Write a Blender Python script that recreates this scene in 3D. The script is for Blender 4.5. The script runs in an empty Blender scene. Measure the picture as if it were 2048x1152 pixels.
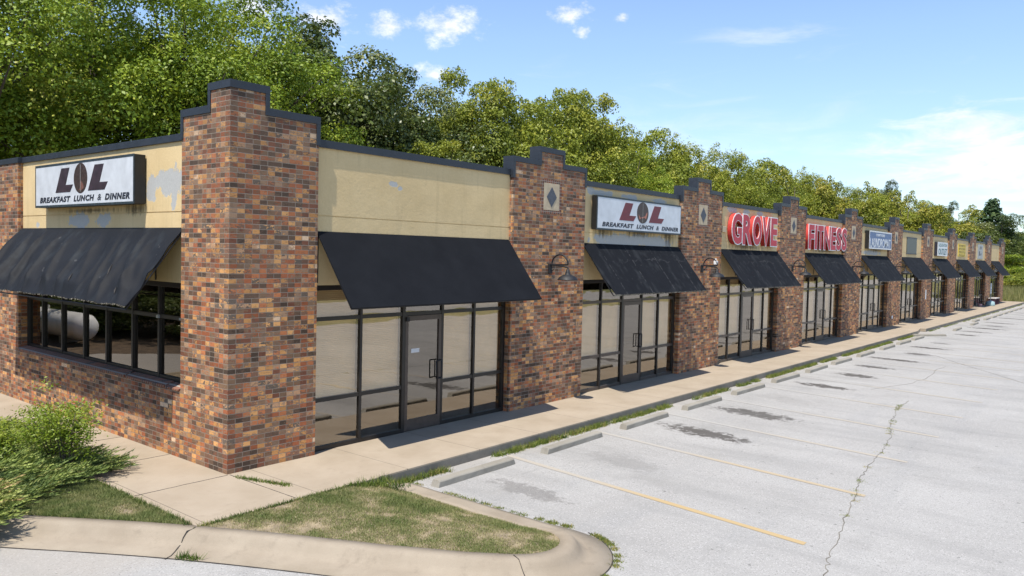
import bpy, math, random
import numpy as np
from mathutils import Vector, Matrix, noise as mnoise
R_ = math.radians
D = bpy.data
scene = bpy.context.scene
COL = scene.collection
random.seed(7)

# ------------------------------------------------------------------ camera
F_, CX, CY, CZ = 1566.06, -5.697, -9.5398, 3.0725
YAW, PITCH, ROLL = 0.6794, -0.0397, 0.0236
cam = D.cameras.new('camera'); camo = D.objects.new('camera', cam); COL.objects.link(camo)
fw = Vector((math.cos(YAW)*math.cos(PITCH), math.sin(YAW)*math.cos(PITCH), math.sin(PITCH)))
rt = Vector((math.sin(YAW), -math.cos(YAW), 0)); up = rt.cross(fw)
c_, s_ = math.cos(ROLL), math.sin(ROLL)
rt, up = rt*c_+up*s_, -rt*s_+up*c_
camo.matrix_world = Matrix(((rt.x, up.x, -fw.x, CX), (rt.y, up.y, -fw.y, CY), (rt.z, up.z, -fw.z, CZ), (0, 0, 0, 1)))
cam.sensor_width = 36; cam.lens = F_/2048*36
cam.shift_x = -(1033.89-1024)/2048; cam.shift_y = (568.19-576)/2048
cam.clip_start = 0.1; cam.clip_end = 3000
scene.camera = camo

# ------------------------------------------------------------------ light
SUN = Vector((-1.0, -0.26, 2.25)).normalized()
SUN_EL = math.asin(SUN.z); SUN_AZ = math.atan2(SUN.x, SUN.y)   # azimuth clockwise from +y
sun = D.lights.new('sun', 'SUN'); sun.energy = 4.3; sun.angle = R_(0.53); sun.color = (1.0, 0.945, 0.85)
suno = D.objects.new('sun', sun); COL.objects.link(suno); suno.location = SUN*60
suno.rotation_euler = (-SUN).to_track_quat('-Z', 'Y').to_euler()
scene.view_settings.view_transform = 'Standard'; scene.view_settings.look = 'None'
scene.view_settings.exposure = 0.68; scene.view_settings.gamma = 1.0
scene.render.engine = 'CYCLES'
scene.cycles.max_bounces = 7; scene.cycles.transparent_max_bounces = 12
scene.cycles.glossy_bounces = 4; scene.cycles.diffuse_bounces = 3; scene.cycles.transmission_bounces = 4
scene.cycles.caustics_reflective = False; scene.cycles.caustics_refractive = False


# ------------------------------------------------------------------ node helpers
class NT:
    def __init__(s, tree):
        s.t = tree; s.n = tree.nodes; s.l = tree.links
    def new(s, typ, **kw):
        n = s.n.new(typ)
        for k, v in kw.items(): setattr(n, k, v)
        return n
    def put(s, sock, v):
        if v is None: return
        if hasattr(v, 'is_output') or isinstance(v, bpy.types.NodeSocket): s.l.new(v, sock)
        else:
            if isinstance(v, (tuple, list)) and len(v) == 3 and sock.type == 'RGBA': v = (*v, 1)
            sock.default_value = v
    def math(s, op, a, b=None, c=None, clamp=False):
        n = s.new('ShaderNodeMath', operation=op, use_clamp=clamp)
        s.put(n.inputs[0], a)
        if b is not None: s.put(n.inputs[1], b)
        if c is not None: s.put(n.inputs[2], c)
        return n.outputs[0]
    def vmath(s, op, a, b=None):
        n = s.new('ShaderNodeVectorMath', operation=op)
        s.put(n.inputs[0], a)
        if b is not None: s.put(n.inputs[1], b)
        return n.outputs['Value'] if op in ('LENGTH', 'DOT_PRODUCT', 'DISTANCE') else n.outputs[0]
    def mix(s, f, a, b, blend='MIX'):
        n = s.new('ShaderNodeMix', data_type='RGBA', blend_type=blend)
        s.put(n.inputs[0], f); s.put(n.inputs[6], a); s.put(n.inputs[7], b)
        return n.outputs[2]
    def noise(s, vec, scale, detail=3, rough=0.55, dist=0, out='Fac'):
        n = s.new('ShaderNodeTexNoise'); s.put(n.inputs['Vector'], vec)
        n.inputs['Scale'].default_value = scale; n.inputs['Detail'].default_value = detail
        n.inputs['Roughness'].default_value = rough; n.inputs['Distortion'].default_value = dist
        return n.outputs[out]
    def ramp(s, f, stops, const=False):
        n = s.new('ShaderNodeValToRGB'); s.put(n.inputs[0], f)
        cr = n.color_ramp
        if const: cr.interpolation = 'CONSTANT'
        while len(cr.elements) < len(stops): cr.elements.new(0.5)
        for e, (p, c) in zip(cr.elements, stops):
            e.position = p; e.color = (*c, 1) if isinstance(c, (tuple, list)) else (c, c, c, 1)
        return n.outputs[0]
    def maprange(s, v, a, b, c=0, d=1, smooth=False):
        n = s.new('ShaderNodeMapRange'); n.clamp = True
        if smooth: n.interpolation_type = 'SMOOTHSTEP'
        s.put(n.inputs[0], v)
        for i, x in enumerate((a, b, c, d)): s.put(n.inputs[i+1], x)
        return n.outputs[0]
    def pos(s):
        if not hasattr(s, '_p'):
            s._p = s.new('ShaderNodeNewGeometry').outputs['Position']
        return s._p
    def sep(s, v):
        n = s.new('ShaderNodeSeparateXYZ'); s.put(n.inputs[0], v); return n.outputs
    def comb(s, x, y, z):
        n = s.new('ShaderNodeCombineXYZ')
        for i, v in enumerate((x, y, z)): s.put(n.inputs[i], v)
        return n.outputs[0]
    def scale(s, v, sc):
        n = s.new('ShaderNodeVectorMath', operation='MULTIPLY'); s.put(n.inputs[0], v); n.inputs[1].default_value = sc
        return n.outputs[0]
    def bump(s, h, strength=0.3, dist=0.01, normal=None):
        n = s.new('ShaderNodeBump'); n.inputs['Strength'].default_value = strength
        n.inputs['Distance'].default_value = dist; s.put(n.inputs['Height'], h)
        if normal is not None: s.put(n.inputs['Normal'], normal)
        return n.outputs[0]


def mat(name):
    m = D.materials.new(name); m.use_nodes = True
    t = NT(m.node_tree); t.n.clear()
    out = t.new('ShaderNodeOutputMaterial')
    b = t.new('ShaderNodeBsdfPrincipled'); t.l.new(b.outputs[0], out.inputs[0])
    return m, t, b, out


def simple(name, col, rough=0.6, metal=0, nscale=12, amt=0.25, bump=0.0, spec=0.5, bscale=60, bdist=.004):
    m, t, b, _ = mat(name)
    p = t.pos()
    n1 = t.noise(p, nscale, 4)
    f = t.maprange(n1, .3, .7)
    c2 = tuple(x*(1-amt) for x in col)
    c1 = tuple(min(1, x*(1+amt*.5)) for x in col)
    t.put(b.inputs['Base Color'], t.mix(f, c2, c1))
    t.put(b.inputs['Roughness'], t.maprange(n1, .3, .7, rough*.9, min(1, rough*1.1)))
    b.inputs['Metallic'].default_value = metal
    b.inputs['Specular IOR Level'].default_value = spec
    if bump: t.put(b.inputs['Normal'], t.bump(t.noise(p, bscale, 3), bump, bdist))
    return m


# ------------------------------------------------------------------ world: sky and clouds
w = D.worlds.new('World'); scene.world = w; w.use_nodes = True
t = NT(w.node_tree); t.n.clear()
wo = t.new('ShaderNodeOutputWorld'); bg = t.new('ShaderNodeBackground'); t.l.new(bg.outputs[0], wo.inputs[0])
sky = t.new('ShaderNodeTexSky', sky_type='NISHITA', sun_disc=False)
sky.sun_elevation = SUN_EL; sky.sun_rotation = SUN_AZ; sky.air_density = 1.0; sky.dust_density = 0.25; sky.ozone_density = 1.8
dirn = t.new('ShaderNodeTexCoord').outputs['Generated']
zz = t.sep(dirn)[2]
skyc = t.mix(t.maprange(zz, 0.0, 0.25, 0.10, 0.0), sky.outputs[0], (4.6, 5.2, 6.0))
skyc = t.mix(1.0, skyc, (0.95, 0.95, 0.99), 'MULTIPLY')
n_big = t.noise(t.scale(dirn, (1, 1, 1.7)), 30, 9, .66)
n_wisp = t.noise(t.scale(dirn, (1, 1, 5.0)), 7, 7, .62, 0.8)


def puff(d, r, zs=1.6, soft=0.5, amp=0.9):
    v = t.vmath('SUBTRACT', dirn, d); v = t.scale(v, (1, 1, zs))
    L = t.math('DIVIDE', t.vmath('LENGTH', v), r)
    L = t.math('SUBTRACT', 1.0, L)
    L = t.math('MAXIMUM', L, -1.5)
    return t.math('ADD', t.math('MULTIPLY', L, amp), t.math('MULTIPLY', t.math('SUBTRACT', n_big, .5), 3.4))


puffs = [((0.6897, 0.6705, 0.2733), .040, 1.8), ((0.6365, 0.7228, 0.2691), .027, 1.9), ((0.7783, 0.5565, 0.2908), .022, 1.7),
         ((0.5846, 0.7652, 0.2695), .036, 1.9), ((0.8146, 0.5050, 0.2851), .010, 1.5), ((0.7926, 0.5473, 0.2688), .010, 1.5),
         ((0.6837, 0.6971, 0.2156), .022, 2.0), ((0.5095, 0.8139, 0.2791), .04, 1.6)]
acc = None
for d, r, zs in puffs:
    q = puff(d, r, zs)
    acc = q if acc is None else t.math('MAXIMUM', acc, q)
m1 = t.maprange(acc, -0.15, 1.1, 0, .92, True)


def veil(d, r, zs, lo, hi, mx, nz=3.2):
    v = t.scale(t.vmath('SUBTRACT', dirn, d), (1, 1, zs))
    L = t.math('SUBTRACT', 1.0, t.math('DIVIDE', t.vmath('LENGTH', v), r))
    q = t.math('ADD', L, t.math('MULTIPLY', t.math('SUBTRACT', n_wisp, .5), nz))
    return t.maprange(q, lo, hi, 0, mx, True)


m2 = veil((0.985, 0.125, 0.120), .14, 2.4, -.1, .9, .85)
m3 = veil((0.8889, 0.3762, 0.2614), .10, 7, .1, 1.2, .30)
m4 = veil((0.86, 0.50, 0.12), .45, 3.5, .2, 2.0, .40)
m5 = veil((0.975, 0.19, 0.085), .14, 3.4, .1, 1.6, .55)
skyc = t.mix(t.maprange(zz, 0.02, 0.26, 1.0, 0.0), skyc, t.mix(1.0, skyc, (.74, .80, .86), 'MULTIPLY'))
cm = t.math('MAXIMUM', t.math('MAXIMUM', m1, m2), t.math('MAXIMUM', t.math('MAXIMUM', m3, m4), m5))
shade = t.maprange(n_big, .35, .65, 4.5, 5.6)
ccol = t.comb(t.math('MULTIPLY', shade, .97), t.math('MULTIPLY', shade, .98), shade)
skyc = t.mix(cm, skyc, ccol)
t.put(bg.inputs['Color'], skyc); bg.inputs['Strength'].default_value = 0.142


# ------------------------------------------------------------------ mesh helpers
class MB:
    def __init__(s): s.v = []; s.f = []; s.sm = []
    def add(s, vs, fs, smooth=False):
        o = len(s.v); s.v += [tuple(v) for v in vs]
        s.f += [tuple(i+o for i in f) for f in fs]; s.sm += [smooth]*len(fs)
        return s
    def box(s, x0, x1, y0, y1, z0, z1):
        vs = [(x, y, z) for z in (z0, z1) for y in (y0, y1) for x in (x0, x1)]
        return s.add(vs, [(0, 2, 3, 1), (4, 5, 7, 6), (0, 1, 5, 4), (2, 6, 7, 3), (0, 4, 6, 2), (1, 3, 7, 5)])
    def prism(s, poly, z0, z1, top_only=False):
        n = len(poly)
        vs = [(x, y, z0) for x, y in poly]+[(x, y, z1) for x, y in poly]
        fs = [tuple(range(n, 2*n))]
        if not top_only: fs.append(tuple(range(n-1, -1, -1)))
        fs += [(i, (i+1) % n, n+(i+1) % n, n+i) for i in range(n)]
        return s.add(vs, fs)
    def extrude(s, poly, axis, a, b):
        """closed 2D poly extruded along axis ('x' or 'y'); poly coords are the other two axes in order"""
        n = len(poly)
        P = (lambda u, v, w: (w, u, v)) if axis == 'x' else (lambda u, v, w: (u, w, v))
        vs = [P(u, v, a) for u, v in poly]+[P(u, v, b) for u, v in poly]
        fs = [tuple(range(n)), tuple(range(2*n-1, n-1, -1))]+[(i, n+i, n+(i+1) % n, (i+1) % n) for i in range(n)]
        return s.add(vs, fs)
    def tube(s, pts, rad, n=8, smooth=True, cap=True):
        pts = [Vector(p) for p in pts]
        if not isinstance(rad, (list, tuple)): rad = [rad]*len(pts)
        T = (pts[1]-pts[0]).normalized()
        a = T.orthogonal().normalized(); vs = []
        for i, p in enumerate(pts):
            T2 = (pts[min(i+1, len(pts)-1)]-pts[max(i-1, 0)]).normalized()
            a = (a-T2*a.dot(T2))
            a = a.normalized() if a.length > 1e-6 else T2.orthogonal().normalized()
            b = T2.cross(a)
            for k in range(n):
                th = 2*math.pi*k/n
                vs.append(p+(a*math.cos(th)+b*math.sin(th))*rad[i])
        fs = [(i*n+k, i*n+(k+1) % n, (i+1)*n+(k+1) % n, (i+1)*n+k) for i in range(len(pts)-1) for k in range(n)]
        if cap: fs += [tuple(range(n-1, -1, -1)), tuple(range((len(pts)-1)*n, len(pts)*n))]
        return s.add(vs, fs, smooth)
    def lathe(s, prof, cx, cy, n=24, smooth=True, cap=False):
        vs = [(cx+r*math.cos(2*math.pi*k/n), cy+r*math.sin(2*math.pi*k/n), z) for r, z in prof for k in range(n)]
        fs = [(i*n+k, i*n+(k+1) % n, (i+1)*n+(k+1) % n, (i+1)*n+k) for i in range(len(prof)-1) for k in range(n)]
        if cap: fs += [tuple(range(n-1, -1, -1)), tuple(range((len(prof)-1)*n, len(prof)*n))]
        return s.add(vs, fs, smooth)
    def grid(s, fn, nu, nv, thick=None, smooth=True):
        """fn(u,v)->point, thick: vector offset for back side"""
        P = [Vector(fn(i/nu, j/nv)) for j in range(nv+1) for i in range(nu+1)]
        W = nu+1
        fs = [(j*W+i, j*W+i+1, (j+1)*W+i+1, (j+1)*W+i) for j in range(nv) for i in range(nu)]
        if thick is None: return s.add(P, fs, smooth)
        th = Vector(thick); N = len(P)
        vs = P+[p+th for p in P]
        fs2 = [tuple(N+i for i in reversed(f)) for f in fs]
        ed = []
        for i in range(nu): ed += [(i+1, i, N+i, N+i+1), (nv*W+i, nv*W+i+1, N+nv*W+i+1, N+nv*W+i)]
        for j in range(nv): ed += [(j*W, (j+1)*W, N+(j+1)*W, N+j*W), ((j+1)*W+nu, j*W+nu, N+j*W+nu, N+(j+1)*W+nu)]
        s.add(vs, fs+fs2, smooth)
        ev = [vs[i] for e in ed for i in e]
        return s.add(ev, [(4*i, 4*i+1, 4*i+2, 4*i+3) for i in range(len(ed))])
    def build(s, name, m, parent=None, loc=(0, 0, 0), bevel=0):
        me = D.meshes.new(name)
        me.from_pydata(s.v, [], s.f)
        me.polygons.foreach_set('use_smooth', s.sm)
        ms = m if isinstance(m, (list, tuple)) else [m]
        for x in ms: me.materials.append(x)
        me.update()
        o = D.objects.new(name, me); COL.objects.link(o)
        o.location = loc
        if parent: o.parent = parent
        if bevel:
            b = o.modifiers.new('bevel', 'BEVEL'); b.width = bevel; b.segments = 2; b.limit_method = 'ANGLE'
        return o


def npmesh(name, verts, faces_n, m, parent=None, loc=(0, 0, 0), attr=None):
    """verts (N,3); faces as consecutive groups of faces_n vertices"""
    me = D.meshes.new(name); N = len(verts); nf = N//faces_n
    me.vertices.add(N); me.vertices.foreach_set('co', verts.astype(np.float32).ravel())
    me.loops.add(N); me.loops.foreach_set('vertex_index', np.arange(N, dtype=np.int32))
    me.polygons.add(nf); me.polygons.foreach_set('loop_start', np.arange(0, N, faces_n, dtype=np.int32))
    me.polygons.foreach_set('loop_total', np.full(nf, faces_n, dtype=np.int32))
    if attr is not None:
        a = me.attributes.new('tone', 'FLOAT', 'FACE'); a.data.foreach_set('value', attr.astype(np.float32))
    me.materials.append(m); me.update(calc_edges=True)
    o = D.objects.new(name, me); COL.objects.link(o); o.location = loc
    if parent: o.parent = parent
    return o


def empty(name, loc=(0, 0, 0), rz=0):
    o = D.objects.new(name, None); COL.objects.link(o); o.location = loc; o.rotation_euler = (0, 0, rz)
    o.empty_display_size = .3
    return o


def tag(o, label=None, cat=None, group=None, kind=None):
    if label: o['label'] = label
    if cat: o['category'] = cat
    if group: o['group'] = group
    if kind: o['kind'] = kind
    return o


def copy_tree(o, parent=None):
    c = o.copy(); COL.objects.link(c); c.parent = parent
    for ch in list(o.children): copy_tree(ch, c)
    return c


# ------------------------------------------------------------------ materials
def brick_mat(name='brick'):
    m, t, b, _ = mat(name)
    p = t.pos(); X, Y, Z = t.sep(p)
    u = t.math('ADD', X, Y)
    wob = t.math('MULTIPLY', t.math('SUBTRACT', t.noise(p, 9, 2), .5), .006)
    vec = t.comb(t.math('ADD', u, wob), t.math('ADD', t.math('ADD', Z, .004), wob), 0)
    br = t.new('ShaderNodeTexBrick'); t.put(br.inputs['Vector'], vec)
    br.offset = .5; br.squash = 1
    br.inputs['Color1'].default_value = (0, 0, 0, 1); br.inputs['Color2'].default_value = (1, 1, 1, 1)
    br.inputs['Mortar'].default_value = (.5, .5, .5, 1); br.inputs['Scale'].default_value = 1
    br.inputs['Mortar Size'].default_value = .0048; br.inputs['Mortar Smooth'].default_value = .2
    br.inputs['Brick Width'].default_value = .230; br.inputs['Row Height'].default_value = .0677
    # second, independent random value per brick
    row = t.math('FLOOR', t.math('DIVIDE', t.math('ADD', Z, .004), .0677))
    par = t.math('MULTIPLY', t.math('MODULO', t.math('ADD', row, 200), 2), .5)
    colm = t.math('FLOOR', t.math('ADD', t.math('DIVIDE', u, .230), par))
    wn = t.new('ShaderNodeTexWhiteNoise', noise_dimensions='3D'); t.put(wn.inputs['Vector'], t.comb(colm, row, 3))
    tone = t.math('ADD', t.math('MULTIPLY', br.outputs['Color'], .55), t.math('MULTIPLY', wn.outputs['Value'], .45))
    big = t.noise(p, .9, 3)
    tone = t.math('ADD', tone, t.math('MULTIPLY', t.math('SUBTRACT', big, .5), .55), clamp=True)
    tone = t.math('ADD', tone, t.math('MULTIPLY', t.math('SUBTRACT', t.noise(t.scale(p, (1, 1, 1.8)), 20, 3, .6), .5), .17), clamp=True)
    pal = t.ramp(tone, [(0.0, (.066, .048, .038)), (.15, (.105, .072, .054)), (.26, (.150, .066, .044)), (.33, (.165, .110, .075)), (.40, (.24, .088, .046)),
                        (.46, (.185, .130, .095)), (.51, (.37, .200, .085)), (.58, (.150, .090, .066)), (.64, (.31, .125, .062)), (.70, (.24, .165, .115)), (.76, (.43, .245, .110)),
                        (.83, (.090, .076, .066)), (.88, (.30, .19, .12)), (.955, (.44, .34, .25))], const=True)
    hs = t.new('ShaderNodeHueSaturation'); t.put(hs.inputs['Color'], pal)
    hs.inputs['Saturation'].default_value = 1.02
    t.put(hs.inputs['Value'], t.maprange(wn.outputs['Value'], 0, 1, .95, 1.50))
    blot = t.noise(t.scale(p, (1, 1, 2.2)), 14, 5, .7)
    col = t.mix(t.maprange(blot, .5, .68, 0, .45), hs.outputs[0], (.045, .034, .030))
    col = t.mix(t.maprange(t.noise(p, 45, 3, .7), .60, .72, 0, .5), col, (.40, .29, .21))
    col = t.mix(1.0, col, (1.16, 1.05, .92), 'MULTIPLY')
    # weathering: dark run off below the copings
    ww = t.maprange(t.math('ADD', Z, t.math('MULTIPLY', t.noise(t.scale(p, (3, 3, .4)), 1.6, 3), 2.2)), 3.6, 6.4, 0, .42)
    col = t.mix(ww, col, (.080, .060, .048))
    mort = t.mix(t.noise(p, 20, 3), (.19, .155, .12), (.34, .285, .23))
    col = t.mix(br.outputs['Fac'], col, mort)
    t.put(b.inputs['Base Color'], col)
    b.inputs['Roughness'].default_value = .88; b.inputs['Specular IOR Level'].default_value = .25
    h = t.math('SUBTRACT', t.math('MULTIPLY', t.noise(p, 60, 4, .7), .35), t.math('MULTIPLY', br.outputs['Fac'], 1.0))
    h = t.math('ADD', h, t.math('MULTIPLY', wn.outputs['Value'], .35))
    t.put(b.inputs['Normal'], t.bump(h, .7, .005))
    return m


def concrete(name, c1, c2, joint=None, stain=.35, bstr=.25, jx0=0.0):
    m, t, b, _ = mat(name)
    p = t.pos(); X, Y, Z = t.sep(p)
    col = t.mix(t.maprange(t.noise(p, 1.3, 5, .6), .35, .65), c1, c2)
    col = t.mix(t.maprange(t.noise(t.scale(p, (1, 1, 1)), 5, 6, .7), .56, .75, 0, stain), col, tuple(x*.62 for x in c1))
    col = t.mix(t.maprange(t.noise(p, 130, 3, .8), .35, .7, 0, .30), col, tuple(x*.55 for x in c1))
    h = t.noise(p, 90, 4, .7)
    if joint:
        fx = t.math('ABSOLUTE', t.math('SUBTRACT', t.math('FRACT', t.math('DIVIDE', t.math('SUBTRACT', X, jx0), joint)), .5))
        e = t.math('MULTIPLY', t.math('SUBTRACT', .5, fx), joint)
        e = t.math('ADD', e, t.math('MULTIPLY', t.math('SUBTRACT', t.noise(p, 6, 3), .5), .006))
        k = t.maprange(e, .003, .008, 1, 0)
        col = t.mix(t.math('MULTIPLY', k, .75), col, (.09, .075, .06))
    t.put(b.inputs['Base Color'], col); b.inputs['Roughness'].default_value = .92
    b.inputs['Specular IOR Level'].default_value = .2
    t.put(b.inputs['Normal'], t.bump(h, bstr, .004))
    return m


def stucco_mat(name, side, patches, stains):
    m, t, b, _ = mat(name)
    p = t.pos(); X, Y, Z = t.sep(p)
    u = Y if side else X
    base = t.mix(t.maprange(t.noise(p, 1.1, 5, .6), .35, .65), (.625, .465, .245), (.690, .525, .290))
    base = t.mix(t.maprange(t.noise(p, 40, 4, .75), .45, .75, 0, .35), base, (.50, .375, .19))
    base = t.mix(t.maprange(t.noise(t.scale(p, (2.5, 2.5, .25)), 3, 4), .56, .72, 0, .20), base, (.33, .25, .14))

    def ell(cu, cz, ru, rz):
        a = t.math('DIVIDE', t.math('SUBTRACT', u, cu), ru); c = t.math('DIVIDE', t.math('SUBTRACT', Z, cz), rz)
        L = t.math('SQRT', t.math('ADD', t.math('MULTIPLY', a, a), t.math('MULTIPLY', c, c)))
        return t.math('SUBTRACT', 1.0, L)
    acc = None
    for e in patches:
        q = ell(*e); acc = q if acc is None else t.math('MAXIMUM', acc, q)
    nz = t.math('MULTIPLY', t.math('SUBTRACT', t.noise(t.scale(p, (1, 1, .9)), 6.5, 5, .62), .5), 3.4)
    mask = t.maprange(t.math('ADD', t.math('MULTIPLY', t.math('MAXIMUM', acc, -1.2), 1.5), nz), .0, .06)
    edge = t.maprange(t.math('ADD', t.math('MULTIPLY', t.math('MAXIMUM', acc, -1.2), 1.5), nz), -.22, .0)
    acc2 = None
    for e in stains:
        q = ell(*e); acc2 = q if acc2 is None else t.math('MAXIMUM', acc2, q)
    col = t.mix(t.math('MULTIPLY', edge, .25), base, (.62, .52, .33))
    prim = t.mix(t.noise(p, 22, 4), (.38, .375, .355), (.48, .475, .45))
    col = t.mix(mask, col, prim)
    if acc2 is not None:
        st = t.math('MULTIPLY', t.math('MAXIMUM', acc2, -1.0), 1.0)
        sn = t.noise(t.scale(p, (11, 11, .9)), 1.5, 4, .6)
        sm = t.maprange(t.math('ADD', st, t.math('MULTIPLY', t.math('SUBTRACT', sn, .5), 2.2)), .15, .9, 0, .82)
        col = t.mix(sm, col, (.07, .055, .035))
    t.put(b.inputs['Base Color'], col); b.inputs['Roughness'].default_value = .9; b.inputs['Specular IOR Level'].default_value = .2
    h = t.math('SUBTRACT', t.math('ADD', t.noise(p, 28, 5, .7), t.math('MULTIPLY', t.noise(p, 5, 3), 1.5)), t.math('MULTIPLY', mask, .25))
    t.put(b.inputs['Normal'], t.bump(h, .38, .008))
    return m


def cloth_mat(name, streaks=0.0, seam=0.0, light=(.06, .065, .07)):
    m, t, b, _ = mat(name)
    oc = t.new('ShaderNodeTexCoord').outputs['Object']
    p = oc; X, Y, Z = t.sep(p)
    col = t.mix(t.maprange(t.noise(p, 2.2, 5, .6), .35, .7), (.0062, .0070, .0092), (.0092, .0102, .0130))
    col = t.mix(t.maprange(t.noise(p, 150, 2), .5, .8, 0, .4), col, (.020, .023, .029))
    if streaks:
        s1 = t.noise(t.scale(p, (2.6, 2.6, .35)), 1.6, 4, .6)
        col = t.mix(t.maprange(s1, .52, .80, 0, streaks), col, light)
        if seam:
            s2 = t.noise(t.scale(p, (.9, .3, .3)), 3.0, 3, .6)
            zc = t.math('ADD', t.math('SUBTRACT', Z, 2.98), t.math('MULTIPLY', t.math('SUBTRACT', s2, .5), .5))
            fl = t.maprange(t.math('ABSOLUTE', zc), 0, .014, streaks*.55, 0)
            fl = t.math('MULTIPLY', fl, t.maprange(t.noise(p, 3, 2), .45, .6))
            col = t.mix(fl, col, (.15, .15, .155))
        s3 = t.noise(p, 11, 1, .5)
        col = t.mix(t.maprange(s3, .765, .78, 0, streaks*.6), col, (.20, .195, .19))
    if seam:
        f = t.math('ABSOLUTE', t.math('SUBTRACT', t.math('FRACT', t.math('DIVIDE', X, seam)), .5))
        e = t.maprange(t.math('MULTIPLY', f, seam), .0, .010, 1, 0)
        e = t.math('MULTIPLY', e, t.maprange(t.noise(t.scale(p, (1, 1, 6)), 2, 3), .46, .6))
        col = t.mix(t.math('MULTIPLY', e, .5), col, (.22, .22, .22))
    t.put(b.inputs['Base Color'], col); b.inputs['Roughness'].default_value = .85
    b.inputs['Specular IOR Level'].default_value = .12
    b.inputs['Sheen Weight'].default_value = 0
    t.put(b.inputs['Normal'], t.bump(t.noise(p, 240, 2), .2, .002))
    return m


def glass_mat(name, tint, ior=2.4, rough=.012, wave=.02):
    m = D.materials.new(name); m.use_nodes = True; t = NT(m.node_tree); t.n.clear()
    out = t.new('ShaderNodeOutputMaterial')
    tr = t.new('ShaderNodeBsdfTransparent'); tr.inputs[0].default_value = (*tint, 1)
    gl = t.new('ShaderNodeBsdfGlossy'); gl.inputs['Roughness'].default_value = rough; gl.inputs['Color'].default_value = (.95, .88, .79, 1)
    lw = t.new('ShaderNodeLayerWeight'); lw.inputs['Blend'].default_value = .5
    bf = t.new('ShaderNodeNewGeometry').outputs['Backfacing']
    fz = t.math('ADD', ior, t.math('MULTIPLY', t.math('POWER', lw.outputs['Facing'], 4.0), 1-ior))
    fz = t.math('MULTIPLY', fz, t.math('SUBTRACT', 1.0, bf))
    nb = t.bump(t.noise(t.scale(t.pos(), (.7, .7, 2.2)), 1.6, 2, .4), wave, .05)
    t.l.new(nb, gl.inputs['Normal'])
    mx = t.new('ShaderNodeMixShader'); t.l.new(fz, mx.inputs[0]); t.l.new(tr.outputs[0], mx.inputs[1]); t.l.new(gl.outputs[0], mx.inputs[2])
    t.l.new(mx.outputs[0], out.inputs[0])
    return m


def leaf_mat(name, stops, trans=.27, rough=.5):
    m = D.materials.new(name); m.use_nodes = True; t = NT(m.node_tree); t.n.clear()
    out = t.new('ShaderNodeOutputMaterial')
    at = t.new('ShaderNodeAttribute', attribute_name='tone').outputs['Fac']
    oi = t.new('ShaderNodeObjectInfo').outputs['Random']
    f = t.math('ADD', at, t.math('MULTIPLY', t.math('SUBTRACT', oi, .5), .18), clamp=True)
    col = t.ramp(f, stops)
    d = t.new('ShaderNodeBsdfPrincipled'); t.l.new(col, d.inputs['Base Color']); d.inputs['Roughness'].default_value = rough
    d.inputs['Specular IOR Level'].default_value = .3
    tl = t.new('ShaderNodeBsdfTranslucent'); t.put(tl.inputs[0], t.mix(.5, col, (.16, .20, .012)))
    mx = t.new('ShaderNodeMixShader'); mx.inputs[0].default_value = trans
    t.l.new(d.outputs[0], mx.inputs[1]); t.l.new(tl.outputs[0], mx.inputs[2]); t.l.new(mx.outputs[0], out.inputs[0])
    return m


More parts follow.
